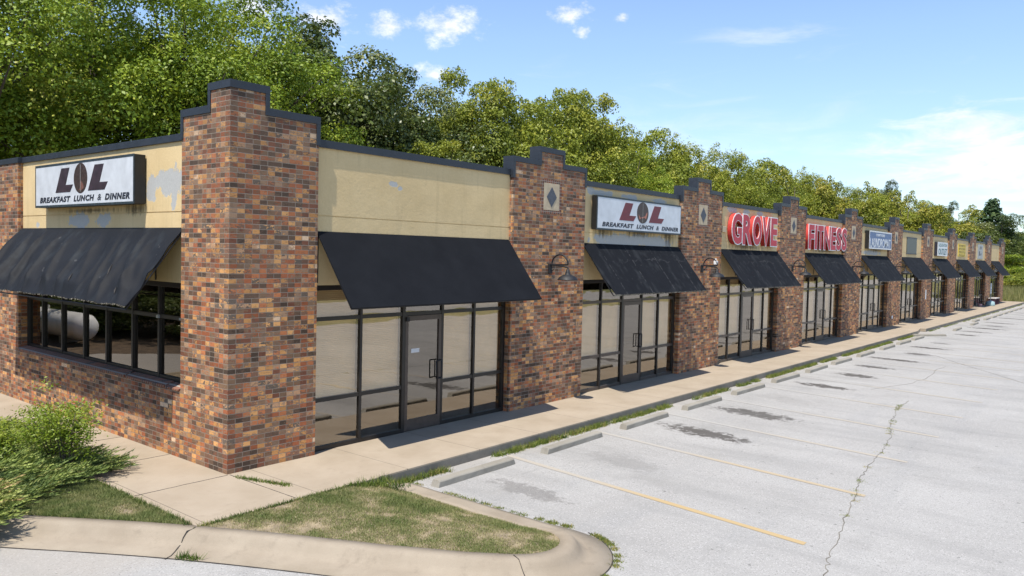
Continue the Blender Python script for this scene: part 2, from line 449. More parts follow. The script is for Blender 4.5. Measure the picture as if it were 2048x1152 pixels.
def lot_mat():
    m, t, b, _ = mat('aged_asphalt')
    p = t.pos(); X, Y, Z = t.sep(p)
    col = t.mix(t.maprange(t.noise(p, .35, 5, .6), .35, .65), (.300, .288, .268), (.362, .350, .328))
    col = t.mix(t.maprange(t.noise(t.scale(p, (.35, 1.6, 1)), .8, 5, .65), .52, .72, 0, .45), col, (.251, .251, .246))
    col = t.mix(t.maprange(t.noise(p, 60, 4, .8), .40, .62, 0, .55), col, (.232, .230, .228))
    vo = t.new('ShaderNodeTexVoronoi'); t.put(vo.inputs['Vector'], p); vo.inputs['Scale'].default_value = 85
    wnc = vo.outputs['Color']
    col = t.mix(t.maprange(t.sep(wnc)[0], .82, .95, 0, .6), col, (.458, .440, .422))
    col = t.mix(t.maprange(t.sep(wnc)[1], .93, .97, 0, .7), col, (.17, .16, .155))
    # warm dust near the walkway
    dst = t.maprange(t.math('ADD', Y, t.math('MULTIPLY', t.noise(p, 2.2, 4), 1.0)), -1.6, -1.0, 0, .45)
    col = t.mix(dst, col, (.33, .295, .25))
    # oil stains, one irregular group per stall
    uu = t.math('ADD', X, t.math('MULTIPLY', Y, -.125)); uu = t.math('SUBTRACT', uu, 1.75)
    cell = t.math('DIVIDE', uu, 2.44)
    ci = t.math('FLOOR', cell); fr = t.math('FRACT', cell)
    wn = t.new('ShaderNodeTexWhiteNoise', noise_dimensions='1D'); t.put(wn.inputs['W'], ci)
    r = t.sep(wn.outputs['Color'])
    dx = t.math('DIVIDE', t.math('SUBTRACT', fr, t.math('ADD', .40, t.math('MULTIPLY', r[0], .20))), t.math('ADD', .09, t.math('MULTIPLY', r[1], .09)))
    yc = t.math('SUBTRACT', -3.05, t.math('MULTIPLY', r[1], .35))
    dy = t.math('DIVIDE', t.math('SUBTRACT', Y, yc), t.math('ADD', .45, t.math('MULTIPLY', r[2], .55)))
    L = t.math('SQRT', t.math('ADD', t.math('MULTIPLY', dx, dx), t.math('MULTIPLY', dy, dy)))
    nn = t.noise(t.scale(p, (1.3, 1.0, 1)), 5.5, 6, .74)
    q = t.math('ADD', t.math('SUBTRACT', 1.0, L), t.math('MULTIPLY', t.math('SUBTRACT', nn, .5), 3.6))
    k = t.maprange(q, .0, .35, 0, .93)
    k = t.math('MULTIPLY', k, t.maprange(r[0], .10, .55, .15, .9))
    k = t.math('MULTIPLY', k, t.maprange(L, .9, 1.5, 1, 0))
    k = t.math('MULTIPLY', k, t.maprange(X, 3.7, 4.4, .45, 1))
    col = t.mix(k, col, (.045, .038, .032))
    tr_ = t.noise(t.scale(p, (1.0, .18, 1)), 1.3, 5, .6)
    col = t.mix(t.maprange(tr_, .50, .68, 0, .38), col, (.204, .200, .191))
    gp = t.noise(p, .9, 6, .7)
    col = t.mix(t.maprange(gp, .56, .72, 0, .40), col, (.212, .204, .187))
    # small black specks and spots of tar
    sp = t.noise(p, 9.5, 2, .5)
    col = t.mix(t.maprange(sp, .735, .75, 0, .6), col, (.11, .105, .10))
    # long hairline cracks
    wv = t.noise(t.scale(p, (.16, .55, 1)), 1.1, 6, .62, .5)
    col = t.mix(t.maprange(t.math('ABSOLUTE', t.math('SUBTRACT', wv, .47)), 0, .0014, .45, 0), col, (.16, .16, .15))
    t.put(b.inputs['Base Color'], col); b.inputs['Roughness'].default_value = .93; b.inputs['Specular IOR Level'].default_value = .2
    t.put(b.inputs['Normal'], t.bump(t.noise(p, 75, 5, .8), .55, .008))
    return m


M = {}
M['brick'] = brick_mat()
M['walk'] = concrete('walk_concrete', (.315, .257, .189), (.373, .310, .236), joint=1.52, jx0=.35)
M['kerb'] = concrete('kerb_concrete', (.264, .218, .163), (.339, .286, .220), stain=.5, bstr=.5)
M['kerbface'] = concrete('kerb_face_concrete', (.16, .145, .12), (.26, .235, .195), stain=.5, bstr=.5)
M['stop'] = concrete('wheel_stop_concrete', (.243, .222, .184), (.306, .284, .243), stain=.5, bstr=.5)
M['stucco'] = stucco_mat('stucco_front', False,
                         [(2.95, 4.14, .10, .05), (3.12, 4.08, .05, .03), (9.9, 3.42, 1.0, .15), (11.6, 3.42, .9, .15), (10.7, 3.46, .9, .12), (9.2, 4.46, .45, .07), (10.4, 4.45, .35, .06), (11.8, 4.45, .4, .06), (8.7, 4.5, .15, .1),
                          (16.2, 4.50, .35, .1), (17.2, 4.5, .25, .08), (18.3, 4.5, .3, .07), (31.2, 3.45, 1.3, .1)],
                         [(9.3, 3.60, .5, .16), (10.9, 3.62, .9, .14), (12.4, 3.55, .35, .35), (12.3, 3.62, .5, .2), (31.8, 3.58, 1.6, .14), (17.4, 3.42, 1.9, .12), (24.5, 3.42, 1.9, .10)])
M['stucco_side'] = stucco_mat('stucco_side', True,
                              [(1.75, 4.0, .45, .20), (1.62, 3.85, .1, .35), (2.3, 3.95, .16, .2), (4.9, 3.45, .40, .13), (3.95, 3.45, .25, .12), (6.7, 3.39, .08, .05)],
                              [(2.8, 3.62, .6, .12), (4.4, 3.62, 1.5, .06)])
M['coping'] = simple('slate_metal_coping', (.023, .028, .037), .5, 0, 6, .22, .05, .5)
M['frame'] = simple('dark_bronze_frame', (.028, .024, .022), .38, .3, 8, .25)
M['frame_lt'] = simple('bronze_door_frame', (.085, .065, .055), .42, .3, 8, .25)
M['black'] = simple('black_metal', (.007, .008, .011), .62, 0, 20, .3)
M['glass'] = glass_mat('tinted_storefront_glass', (.97, .95, .90), .30)
M['glass_door'] = glass_mat('door_glass', (.55, .55, .57), .24)
M['glass_side'] = glass_mat('side_window_glass', (.45, .43, .38), .18, .006, .010)
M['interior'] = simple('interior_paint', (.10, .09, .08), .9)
M['blind'] = simple('tan_blind', (.80, .60, .37), .7, 0, 3, .12)
M['roof'] = simple('roof_membrane', (.30, .30, .30), .9, 0, 2, .3)
M['cloth'] = cloth_mat('black_awning_canvas')
M['cloth_worn'] = cloth_mat('worn_awning_canvas', .42, 1.12)
M['cloth_side'] = cloth_mat('faded_awning_canvas', .30, 0, (.045, .056, .064))
for n_ in M['cloth_side'].node_tree.nodes:
    if n_.type == 'BSDF_PRINCIPLED': n_.inputs['Roughness'].default_value = .70; n_.inputs['Specular IOR Level'].default_value = .20
M['fray'] = simple('frayed_edge', (.20, .18, .14), .9, 0, 60, .5)
M['white'] = simple('sign_white', (.60, .62, .65), .35, 0, 5, .12)
M['trimwhite'] = simple('white_trim', (.68, .68, .68), .45)
M['signblack'] = simple('sign_cabinet_black', (.012, .011, .010), .5)
M['signteal'] = simple('sign_retainer', (.03, .045, .055), .5, 0, 30, .6)
M['red_ret'] = simple('letter_return_red', (.50, .035, .025), .7)
M['red_face'] = simple('faded_crimson_face', (.50, .060, .080), .75, 0, 12, .25)
M['maroon'] = simple('faded_maroon_print', (.155, .020, .030), .5, 0, 20, .3)
M['dkmaroon'] = simple('faded_dark_print', (.040, .022, .030), .5, 0, 9, .5)
M['ink'] = simple('dark_ink', (.020, .022, .035), .5)
M['coffee'] = simple('oval_brown', (.050, .028, .022), .45, 0, 25, .5)
M['orange'] = simple('oval_glow', (.45, .16, .10), .5, 0, 30, .3)
M['blue'] = simple('laundromat_blue', (.055, .11, .26), .45, 0, 12, .2)
M['yellow'] = simple('yellow_panel', (.62, .44, .04), .5, 0, 10, .15)
M['greypanel'] = simple('grey_green_panel', (.085, .095, .085), .5, 0, 14, .4)
M['fadepanel'] = simple('faded_grey_panel', (.36, .37, .36), .5, 0, 6, .3)
M['greenink'] = simple('green_blue_ink', (.03, .12, .14), .5)
M['panel'] = simple('cast_stone_panel', (.50, .40, .27), .85, 0, 9, .2, .2)
M['slate'] = simple('slate_inset', (.085, .095, .115), .8, 0, 20, .3, .3)
M['stripe'] = None
m, t, b, _ = mat('worn_yellow_paint'); M['stripe'] = m
p = t.pos()
wear = t.maprange(t.noise(p, 34, 5, .8), .40, .62)
wy = t.maprange(t.sep(p)[1], -6.6, -3.4, .80, .0)
fade = t.math('ADD', t.math('MULTIPLY', wear, .55), wy, clamp=True)
xf = t.maprange(t.sep(p)[0], 3.5, 8, .9, .32)
t.put(b.inputs['Base Color'], t.mix(t.math('MULTIPLY', t.maprange(t.math('ADD', t.math('MULTIPLY', t.noise(p, 34, 5, .8), 1.0), wy), .40, .8, .15, 1.0), xf), (.330, .327, .317), (.387, .273, .123)))
b.inputs['Roughness'].default_value = .85
M['bark'] = simple('bark', (.085, .065, .05), .95, 0, 12, .5, .6, bscale=18, bdist=.03)
M['soil'] = simple('dry_soil', (.26, .205, .13), .95, 0, 7, .45, .5)
M['lot'] = lot_mat()
M['field'] = None
m, t, b, _ = mat('field_ground'); M['field'] = m
p = t.pos()
c = t.mix(t.maprange(t.noise(p, .12, 5, .6), .35, .65), (.10, .115, .030), (.26, .22, .085))
c = t.mix(t.maprange(t.noise(p, 3, 5, .7), .4, .7, 0, .5), c, (.07, .085, .02))
t.put(b.inputs['Base Color'], c); b.inputs['Roughness'].default_value = .95
t.put(b.inputs['Normal'], t.bump(t.noise(p, 8, 4, .7), .8, .1))
M['grass'] = leaf_mat('island_grass', [(0, (.095, .135, .038)), (.3, (.175, .210, .065)), (.55, (.26, .26, .105)), (.8, (.38, .32, .17)), (1, (.50, .41, .25))], .25, .7)
M['weed'] = leaf_mat('kerb_weeds', [(0, (.05, .09, .015)), (.5, (.15, .20, .035)), (.8, (.26, .25, .06)), (1, (.40, .31, .13))], .25, .7)
M['tallgrass'] = leaf_mat('tall_dry_grass', [(0, (.12, .14, .04)), (.4, (.25, .24, .08)), (1, (.42, .36, .19))], .25, .8)
M['juniper'] = leaf_mat('juniper_needles', [(0, (.05, .085, .025)), (.4, (.165, .220, .055)), (.75, (.34, .39, .095)), (.93, (.33, .34, .11)), (1, (.42, .28, .12))], .15, .6)
M['nandina'] = leaf_mat('shrub_leaves', [(0, (.05, .10, .012)), (.5, (.155, .235, .022)), (1, (.32, .36, .04))], .35, .45)
M['leaf_bright'] = leaf_mat('bright_leaves', [(0, (.095, .145, .012)), (.45, (.205, .290, .026)), (.8, (.34, .385, .035)), (1, (.46, .46, .08))])
M['leaf_dark'] = leaf_mat('dark_oak_leaves', [(0, (.030, .052, .014)), (.5, (.080, .112, .028)), (.85, (.14, .165, .045)), (1, (.22, .23, .09))], .2, .38)
M['leaf_olive'] = leaf_mat('olive_leaves', [(0, (.10, .135, .016)), (.5, (.235, .270, .030)), (.85, (.36, .355, .045)), (1, (.46, .42, .08))])
M['leaf_yellow'] = leaf_mat('yellowing_leaves', [(0, (.10, .125, .014)), (.45, (.215, .235, .025)), (.8, (.34, .31, .045)), (1, (.50, .38, .10))])
M['leaf_conifer'] = leaf_mat('conifer_needles', [(0, (.018, .045, .016)), (.6, (.045, .085, .028)), (1, (.09, .13, .04))], .1, .6)

# ------------------------------------------------------------------ dimensions
W0, W0L, S0, S0L = 1.424, 1.25, .572, .522
P1, WP, PER, SO = 5.936, 2.463, 6.959, .819
H1, H2, H3, H2B, H3B = 4.679, 4.986, 5.28, 4.93, 5.208
REC = .085
NP = 10
PX = [P1+PER*i for i in range(NP)]
XEND = PX[-1]+WP
YB = 15.0
CT = .105      # coping face height
WX = 7.43      # far edge of the side window bay
LOTZ = -.15

# ------------------------------------------------------------------ ground and paving
def sheet(name, poly, z, m, zb=None, kind='structure'):
    mb = MB()
    mb.prism(poly, z-.02 if zb is None else zb, z)
    o = mb.build(name, m); tag(o, kind=kind); return o


mb = MB(); S = 900
mb.add([(-S, -S, -.42), (S, -S, -.42), (S, S, -.42), (-S, S, -.42)], [(0, 1, 2, 3)])
tag(mb.build('ground', M['field']), kind='structure')
M['litter'] = simple('leaf_litter', (.115, .080, .050), .95, 0, 5, .6, .8, bscale=14, bdist=.03)
sheet('ground', [(-60, -17.1), (-9.01, -17.1), (-9.01, 9.01), (-6.21, 12.21), (-4.01, 14.21), (-1.5, 14.2), (-1.5, 40), (-60, 40)], -.16, M['litter'], -.41)
# near field raised slightly beside the lot, parking lot sheet
sheet('parking_lot', [(-9, -17), (92, -17), (86, -1), (74, -.9), (74, 13.6), (-4.0, 14.2), (-6.2, 12.2), (-9, 9.0)], LOTZ, M['lot'], -.40)
sheet('road', [(-300, -29), (300, -29), (300, -21.5), (-300, -21.5)], -.25, M['lot'], -.41)

# front and side walks (one L-shaped slab), joints in the material
FW = -1.53
tag(MB().prism([(-1.27, -1.55), (1.33, -1.55), (1.33, FW), (33.0, FW), (33.0, .3), (.3, .3), (.3, 15), (-1.27, 15)], -.145, 0).build('pavement', M['walk'], bevel=.008), kind='structure')
tag(MB().prism([(33.012, FW), (34.6, -1.30), (34.6, .3), (33.012, .3)], -.145, -.004).build('pavement', M['walk']), kind='structure')
tag(MB().prism([(34.612, FW), (71.3, FW), (71.3, .3), (34.612, .3)], -.145, 0).build('pavement', M['walk'], bevel=.008), kind='structure')
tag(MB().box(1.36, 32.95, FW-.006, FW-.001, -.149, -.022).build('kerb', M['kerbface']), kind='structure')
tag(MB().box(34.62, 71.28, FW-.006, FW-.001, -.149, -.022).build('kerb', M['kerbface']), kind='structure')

# island kerb
path = [(-7.5, 8.72), (-5.0, 4.55), (-3.6, 2.22), (-2.43, .25), (-1.744, -.75), (-1.235, -1.56), (-.681, -2.584), (-.176, -3.6), (.20, -4.25), (.40, -4.55), (.60, -4.76), (.83, -4.84), (1.05, -4.78), (1.23, -4.60), (1.33, -4.35), (1.36, -4.05), (1.36, -3.6), (1.36, -3.1), (1.36, -2.6), (1.36, -2.1), (1.36, -1.55)]
def flat_t(x, y):
    a = min(1, max(0, (x-.95)/.35)); b_ = min(1, max(0, (y+4.72)/.75)); t_ = a*b_; return t_*t_*(3-2*t_)


def resample(P, step):
    out = []
    for a, b in zip(P[:-1], P[1:]):
        a, b = Vector(a), Vector(b); n = max(1, int((b-a).length/step))
        out += [a.lerp(b, i/n) for i in range(n)]
    out.append(Vector(P[-1])); return out


def smooth_path(P, it=2):
    for _ in range(it):
        Q = [P[0]]
        for a, b in zip(P[:-1], P[1:]): Q += [a*.75+b*.25, a*.25+b*.75]
        Q.append(P[-1]); P = Q
    return P


kp = smooth_path([Vector(p) for p in path], 3)
prof = [(0, -.12), (0, 0), (.125, .002), (.155, -.006), (.185, -.03), (.22, -.075), (.26, -.115), (.32, -.134)]
vs = []; npf = len(prof)+2
for i, p in enumerate(kp):
    d = (kp[min(i+1, len(kp)-1)]-kp[max(i-1, 0)]).normalized(); n = Vector((d.y, -d.x))*1.0
    # outside of the island is to the right-hand side when walking clockwise along the lower edge
    n = Vector((-abs(d.y) if i < 0 else d.y, -d.x))
    if p.x < .7 and n.y > 0: n = -n
    if p.x > .7 and n.x < 0 and p.y > -4.7: n = -n
    T_ = flat_t(p.x, p.y); wdt = .56-.165*T_; kq = 1.0
    pr_ = [(a, z*(1-T_)+(-.104-.036*a/wdt)*T_ if q_ else -.2) for q_, (a, z) in enumerate(prof)]+[(wdt, -.143), (wdt, -.2)]
    wob = .004*mnoise.noise(Vector((p.x*2, p.y*2, 0)))
    for (a, z) in pr_: vs.append((p.x+n.x*a*(1), p.y+n.y*a, z+wob))
fs = [(i*npf+k, (i+1)*npf+k, (i+1)*npf+k+1, i*npf+k+1) for i in range(len(kp)-1) for k in range(npf-1)]
kb = MB().add(vs, fs, True); tag(kb.build('kerb', M['kerb']), kind='structure')
# cracks and seams of the kerb: thin dark grooves of real tar-coloured filler
M['tar'] = simple('crack_dark', (.035, .03, .026), .9)


def ribbon(pts, wd, z, name, m, kind='structure'):
    mb = MB(); P = [Vector(p) for p in pts]; vs = []
    for i, p in enumerate(P):
        d = (P[min(i+1, len(P)-1)]-P[max(i-1, 0)]); d = d.normalized(); n = Vector((-d.y, d.x, 0))
        ww = wd*(.6+.8*random.random())
        zz_ = p.z if len(pts[i]) > 2 else z
        vs += [(p.x+n.x*ww, p.y+n.y*ww, zz_), (p.x-n.x*ww, p.y-n.y*ww, zz_), (p.x-n.x*ww, p.y-n.y*ww, zz_-.006), (p.x+n.x*ww, p.y+n.y*ww, zz_-.006)]
    fs = []
    for i in range(len(P)-1):
        a = 4*i; fs += [(a, a+1, a+5, a+4), (a+1, a+2, a+6, a+5), (a+3, a, a+4, a+7)]
    mb.add(vs, fs); return tag(mb.build(name, m), kind=kind)


# dark seam between gutter and asphalt along the front-left kerb
seam = []
for i, p in enumerate(kp):
    if p.x > .85 and p.y > -4.4: break
    d = (kp[min(i+1, len(kp)-1)]-kp[max(i-1, 0)]).normalized(); n = Vector((d.y, -d.x))
    if p.x < .7 and n.y > 0: n = -n
    seam.append((p.x+n.x*.568, p.y+n.y*.568, -.1445+.0005))
ribbon(seam, .007, -.144, 'crack', M['tar'])
ribbon([(-1.30, -1.56, .004), (-1.36, -1.60, .004), (-1.42, -1.60, .0), (-1.47, -1.61, -.06), (-1.50, -1.63, -.115), (-1.55, -1.66, -.130), (-1.62, -1.73, -.1335), (-1.70, -1.80, -.137), (-1.78, -1.83, -.1395)], .006, 0, 'crack', M['tar'])
ribbon([(.43, -4.63, .006), (.38, -4.74, .005), (.35, -4.79, -.03), (.33, -4.84, -.085), (.31, -4.89, -.122), (.24, -5.09, -.137)], .004, 0, 'crack', M['tar'])
# walkway seams that run the other way (side walk)
for a, b_ in [((-1.25, -.02), (-.01, -.03)), ((-1.25, 1.55), (-.01, 1.53)), ((-1.25, 3.1), (-.01, 3.08)), ((-1.25, 4.7), (-.01, 4.7)), ((.02, -.04), (.03, -1.5))]:
    n = 12
    ribbon([(a[0]+(b_[0]-a[0])*i/n, a[1]+(b_[1]-a[1])*i/n+.006*random.uniform(-1, 1), .0035) for i in range(n+1)], .0035, .0035, 'crack', M['tar'])

# long crack with weeds in the parking lot
crk = [(14.2, -5.3), (13.06, -5.33), (12.0, -5.50), (10.93, -5.673), (9.8, -5.95), (8.62, -6.108), (7.5, -6.2), (6.41, -6.348), (5.32, -6.551), (3.98, -6.786), (3.08, -6.949), (2.45, -7.09), (1.2, -7.35)]
cr = []
for a, b_ in zip(crk[:-1], crk[1:]):
    for k in range(9):
        f = k/9; cr.append((a[0]+(b_[0]-a[0])*f+.02*random.uniform(-1, 1), a[1]+(b_[1]-a[1])*f+.028*random.uniform(-1, 1), LOTZ+.004))
M['tar_lt'] = simple('crack_grey', (.15, .135, .11), .95, 0, 3, .6)
ribbon(cr, .0042, LOTZ, 'crack', M['tar_lt'])
c2 = [(15.2+i*.5, -4.2-.9*math.sin(i*.35)*.3-i*.06+.05*random.uniform(-1, 1), LOTZ+.004) for i in range(14)]
ribbon(c2, .004, LOTZ, 'crack', M['tar_lt'])
c3 = [(17.5+.9*i, -8.2+.55*i+.07*random.uniform(-1, 1), LOTZ+.004) for i in range(9)]
ribbon(c3, .005, LOTZ, 'crack', M['tar_lt'])
ribbon([(-2.98, -.66, LOTZ+.004), (-3.02, -.80, LOTZ+.004), (-3.08, -.96, LOTZ+.004), (-3.2, -1.1, LOTZ+.004)], .006, 0, 'crack', M['tar'])

# painted stripes: thin sheets above the lot
mb = MB()
for k in range(25):
    xs, xe = 3.86+2.445*k, 3.22+2.40*k
    y0, y1 = -1.72-.1*(k % 2), -6.63
    if 12 <= k <= 13: continue
    n = 24; vs = []
    for i in range(n+1):
        f = i/n; x = xs+(xe-xs)*f; y = y0+(y1-y0)*f; wv = .050*(1+.08*random.uniform(-1, 1))
        vs += [(x-wv, y, LOTZ+.004), (x+wv, y, LOTZ+.004)]
    mb.add(vs, [(2*i, 2*i+1, 2*i+3, 2*i+2) for i in range(n)])
tag(mb.build('parking_stripes', M['stripe']), kind='structure')

# ------------------------------------------------------------------ wheel stops
def stop_mesh():
    L, Wd, Hh = .84, .08, .095
    mb = MB()
    sec = [(-Wd, 0), (-Wd+.004, Hh-.018), (-Wd+.022, Hh), (Wd-.022, Hh), (Wd-.004, Hh-.018), (Wd, 0)]
    n = 14; k = len(sec); vs = []
    for i in range(n+1):
        x = -L+2*L*i/n
        sh = 1 if 0 < i < n else .93
        for (y, z) in sec:
            q = mnoise.noise(Vector((x*6, y*20, z*20)))*.004
            vs.append((x+(.03 if i == 0 and z > .06 else -.03 if i == n and z > .06 else 0), y*sh+q, max(0, z+q if z > 0 else 0)))
    fs = [(i*k+j, i*k+j+1, (i+1)*k+j+1, (i+1)*k+j) for i in range(n) for j in range(k-1)]
    fs += [tuple(range(k-1, -1, -1)), tuple(range(n*k, n*k+k))]
    mb.add(vs, fs)
    return mb


stopx = [2.71, 5.18, 7.62, 10.12, 12.65, 15.15, 17.66, 20.05, 22.75, 25.6, 28.1, 30.5]
stop_lab = ['nearest concrete wheel stop, its end touching the kerb of the grass island', 'second concrete wheel stop from the grass island', 'third wheel stop from the island, left of the largest round oil stain',
            'fourth wheel stop, opposite the door of the second shopfront', 'fifth wheel stop from the grass island', 'sixth wheel stop from the island, beside a long dark oil streak', 'seventh concrete wheel stop from the grass island',
            'eighth concrete wheel stop from the grass island', 'ninth concrete wheel stop from the grass island', 'tenth wheel stop, in front of the laundromat bay', 'chipped wheel stop just before the crooked one', 'weedy wheel stop butting against the crooked one']
st0 = stop_mesh().build('wheel_stop', M['stop'], bevel=.006)
allst = [(x, -2.06, R_(-1.5+3*random.random()), l) for x, l in zip(stopx, stop_lab)]
allst += [(32.4, -2.12, R_(-38), 'crooked wheel stop knocked askew by the walkway ramp'), (37.2, -2.40, R_(1), 'lone wheel stop just past the walkway ramp, set forward'),
          (41.9, -2.40, 0, 'wheel stop set forward in front of the second stop beyond the ramp'), (44.6, -2.06, 0, 'first wheel stop of the unbroken far row')]
far = 46.9
nth = ['second', 'third', 'fourth', 'fifth', 'sixth', 'seventh', 'eighth', 'ninth', 'tenth']
for i in range(9): allst.append((far+2.45*i, -2.28, 0, f'{nth[i]} wheel stop of the unbroken far row'))
for i, (x, y, rz, l) in enumerate(allst):
    o = st0 if i == 0 else st0.copy()
    if i: COL.objects.link(o)
    o.location = (x, y, LOTZ); o.rotation_euler = (0, 0, rz)
    tag(o, l, 'wheel stop', 'concrete wheel stops along the walkway')

# ------------------------------------------------------------------ building
bld = empty('shopping_strip'); tag(bld, 'long one storey brick and tan stucco strip of shops with stepped brick piers', 'building')


def coping_path(mb, pts, plane, c0, c1, th=CT):
    """stepped coping: pts in (u,z) top outline left to right, band th thick below/inside, between c0..c1 in depth"""
    # outer outline
    n = len(pts)
    inner = []
    for i, (u, z) in enumerate(pts):
        inner.append((u, z))
    segs = []
    for i in range(n-1):
        (u0, z0), (u1, z1) = pts[i], pts[i+1]
        if abs(z0-z1) < 1e-6: segs.append(('h', u0, u1, z0))
        else: segs.append(('v', u0, z0, z1))
    for k, s in enumerate(segs):
        if s[0] == 'h':
            a, b_, z = s[1], s[2], s[3]
            rect = (min(a, b_), max(a, b_), z-th, z)
        else:
            u, z0, z1 = s[1], s[2], s[3]
            lo, hi = min(z0, z1), max(z0, z1)
            if z1 > z0: rect = (u, u+th*.62, lo-th, hi-th)   # rising: stands at the left of the higher part
            else: rect = (u-th*.62, u, lo-th, hi-th)
        u0, u1, z0, z1 = rect
        if plane == 'front': mb.box(u0, u1, c0, c1, z0, z1)
        else: mb.box(c0, c1, u0, u1, z0, z1)


TH = .235   # thickness of the stepped heads
# --- corner pier
cp = MB()
cp.extrude([(0, 0), (W0, 0), (W0, H2-.012), (S0, H2-.012), (S0, H3-.012), (0, H3-.012)], 'y', 0, TH)
cp.extrude([(TH+.0005, 0), (W0L, 0), (W0L, H2-.012), (S0L, H2-.012), (S0L, H3-.012), (TH+.0005, H3-.012)], 'x', 0, TH)
corner = cp.build('corner_pier', M['brick'], bld)
mb = MB(); E_ = .016
# front run (owns the corner), side run butts against it
coping_path(mb, [(-E_, H3), (S0+.02, H3), (S0+.02, H2), (W0+.02, H2), (W0+.02, H1-.0)], 'front', -E_, TH+E_)
coping_path(mb, [(-.0+TH+E_+.001, H3), (S0L+.02, H3), (S0L+.02, H2), (W0L+.02, H2), (W0L+.02, H1)], 'side', -E_, TH+E_)
# lower face of the corner hood on the side front portion
mb.build('coping', M['coping'], corner, bevel=.003)

# --- repeated front piers
def pier(x):
    mb = MB()
    xs = WP
    mb.extrude([(0, 0), (xs, 0), (xs, H2B-.012), (xs-SO, H2B-.012), (xs-SO, H3B-.012), (SO, H3B-.012), (SO, H2B-.012), (0, H2B-.012)], 'y', 0, TH)
    pr = mb.build('brick_pier', M['brick'], bld, (x, 0, 0))
    mb = MB()
    coping_path(mb, [(-.02, H1-.06), (-.02, H2B), (SO-.02, H2B), (SO-.02, H3B), (xs-SO+.02, H3B), (xs-SO+.02, H2B), (xs+.02, H2B), (xs+.02, H1-.06)], 'front', -E_, TH+E_)
    # solid metal cheeks where the head stands above the parapet
    mb.box(-.0215, -.003, .01, TH+E_-.01, H1+.002, H2B-CT)
    mb.build('coping', M['coping'], pr, bevel=.003)
    pn = MB(); cx = xs/2
    pn.box(cx-.265, cx+.265, -.006, .02, 3.955, 4.50)
    pno = pn.build('diamond_panel', M['panel'], pr, bevel=.004)
    dm = MB(); dm.extrude([(cx, 4.02), (cx+.17, 4.225), (cx, 4.43), (cx-.17, 4.225)], 'y', -.012, .0)
    dm.build('diamond_inset', M['slate'], pno)
    sb = MB()
    # soldier courses round the panel
    M_ = M['brick_soldier']
    for (a, b_, z0, z1) in [(cx-.345, cx+.345, 4.502, 4.57), (cx-.345, cx+.345, 3.885, 3.953), (cx-.345, cx-.2675, 3.955, 4.50), (cx+.2675, cx+.345, 3.955, 4.50)]:
        sb.box(a, b_, -.004, .02, z0, z1)
    sb.build('brick_surround', M_, pr)
    return pr


m, t, b, _ = mat('soldier_brick'); M['brick_soldier'] = m
p = t.pos(); X, Y, Z = t.sep(p)
br = t.new('ShaderNodeTexBrick'); t.put(br.inputs['Vector'], t.comb(t.math('ADD', X, Y), Z, 0)); br.offset = 0
br.inputs['Color1'].default_value = (.23, .075, .035, 1); br.inputs['Color2'].default_value = (.07, .045, .035, 1); br.inputs['Mortar'].default_value = (.30, .26, .22, 1)
br.inputs['Scale'].default_value = 1; br.inputs['Mortar Size'].default_value = .005; br.inputs['Brick Width'].default_value = .0677; br.inputs['Row Height'].default_value = .0677
t.put(b.inputs['Base Color'], br.outputs['Color']); b.inputs['Roughness'].default_value = .9
t.put(b.inputs['Normal'], t.bump(t.math('SUBTRACT', t.noise(p, 60, 3), br.outputs['Fac']), .6, .005))

piers = [pier(PX[0])]
for x in PX[1:]:
    c = copy_tree(piers[0], bld); c.location = (x, 0, 0); piers.append(c)

# --- stucco and storefront per bay
bays = [(W0, P1)]+[(PX[i]+WP, PX[i+1]) for i in range(NP-1)]


def stucco(mb, u0, u1, z0, z1, c0, side=False, amp=.0028):
    nu = max(8, int((u1-u0)/.09)); nv = max(4, int((z1-z0)/.09))
    def fn(a, v):
        u = u0+(u1-u0)*a; z = z0+(z1-z0)*v
        d = amp*(mnoise.noise(Vector((u*1.3, z*1.6, 3)))*1.1+mnoise.noise(Vector((u*4, z*4, 9)))*.7)
        y = c0-abs(d)
        return (y, u1-(u-u0), z) if side else (u, y, z)
    mb.grid(fn, nu, nv, (.2, 0, 0) if side else (0, .2, 0))


G0, G1 = 3.550, 3.566
for i, (a, b_) in enumerate(bays):
    mb = MB()
    stucco(mb, a, b_, 2.52, G0, REC); stucco(mb, a, b_, G1, H1-.02, REC)
    mb.box(a, b_, REC+.010, REC+.19, G0, G1)
    wall = mb.build('stucco_wall', M['stucco'], bld)
    MB().box(a+.001, b_-.001, REC-.030, REC+.24, H1-CT, H1).box(a+.001, b_-.001, REC-.034, REC-.031, H1-CT-.012, H1-CT+.008).build('parapet_coping', M['coping'], wall, bevel=.004)
mb = MB(); stucco(mb, W0L, WX, 2.52, G0, REC, True); stucco(mb, W0L, WX, G1, H1-.02, REC, True)
mb.box(REC+.012, REC+.19, W0L, WX, G0, G1)
sw = mb.build('stucco_wall', M['stucco_side'], bld)
MB().box(REC-.030, REC+.24, W0L+.001, WX-.001, H1-CT, H1).build('parapet_coping', M['coping'], sw, bevel=.004)
# side brick: low wall under the window, far brick stretch
mb = MB(); mb.box(0, TH, W0L+.0005, WX-.0005, 0, .965)
lw = mb.build('low_brick_wall', M['brick'], bld)
mb = MB(); mb.box(0, TH, WX, YB, 0, H1-.012)
fb = mb.build('brick_wall', M['brick'], bld)
MB().box(-E_, TH+E_, WX-.02, YB, H1-CT, H1).build('parapet_coping', M['coping'], fb, bevel=.004)
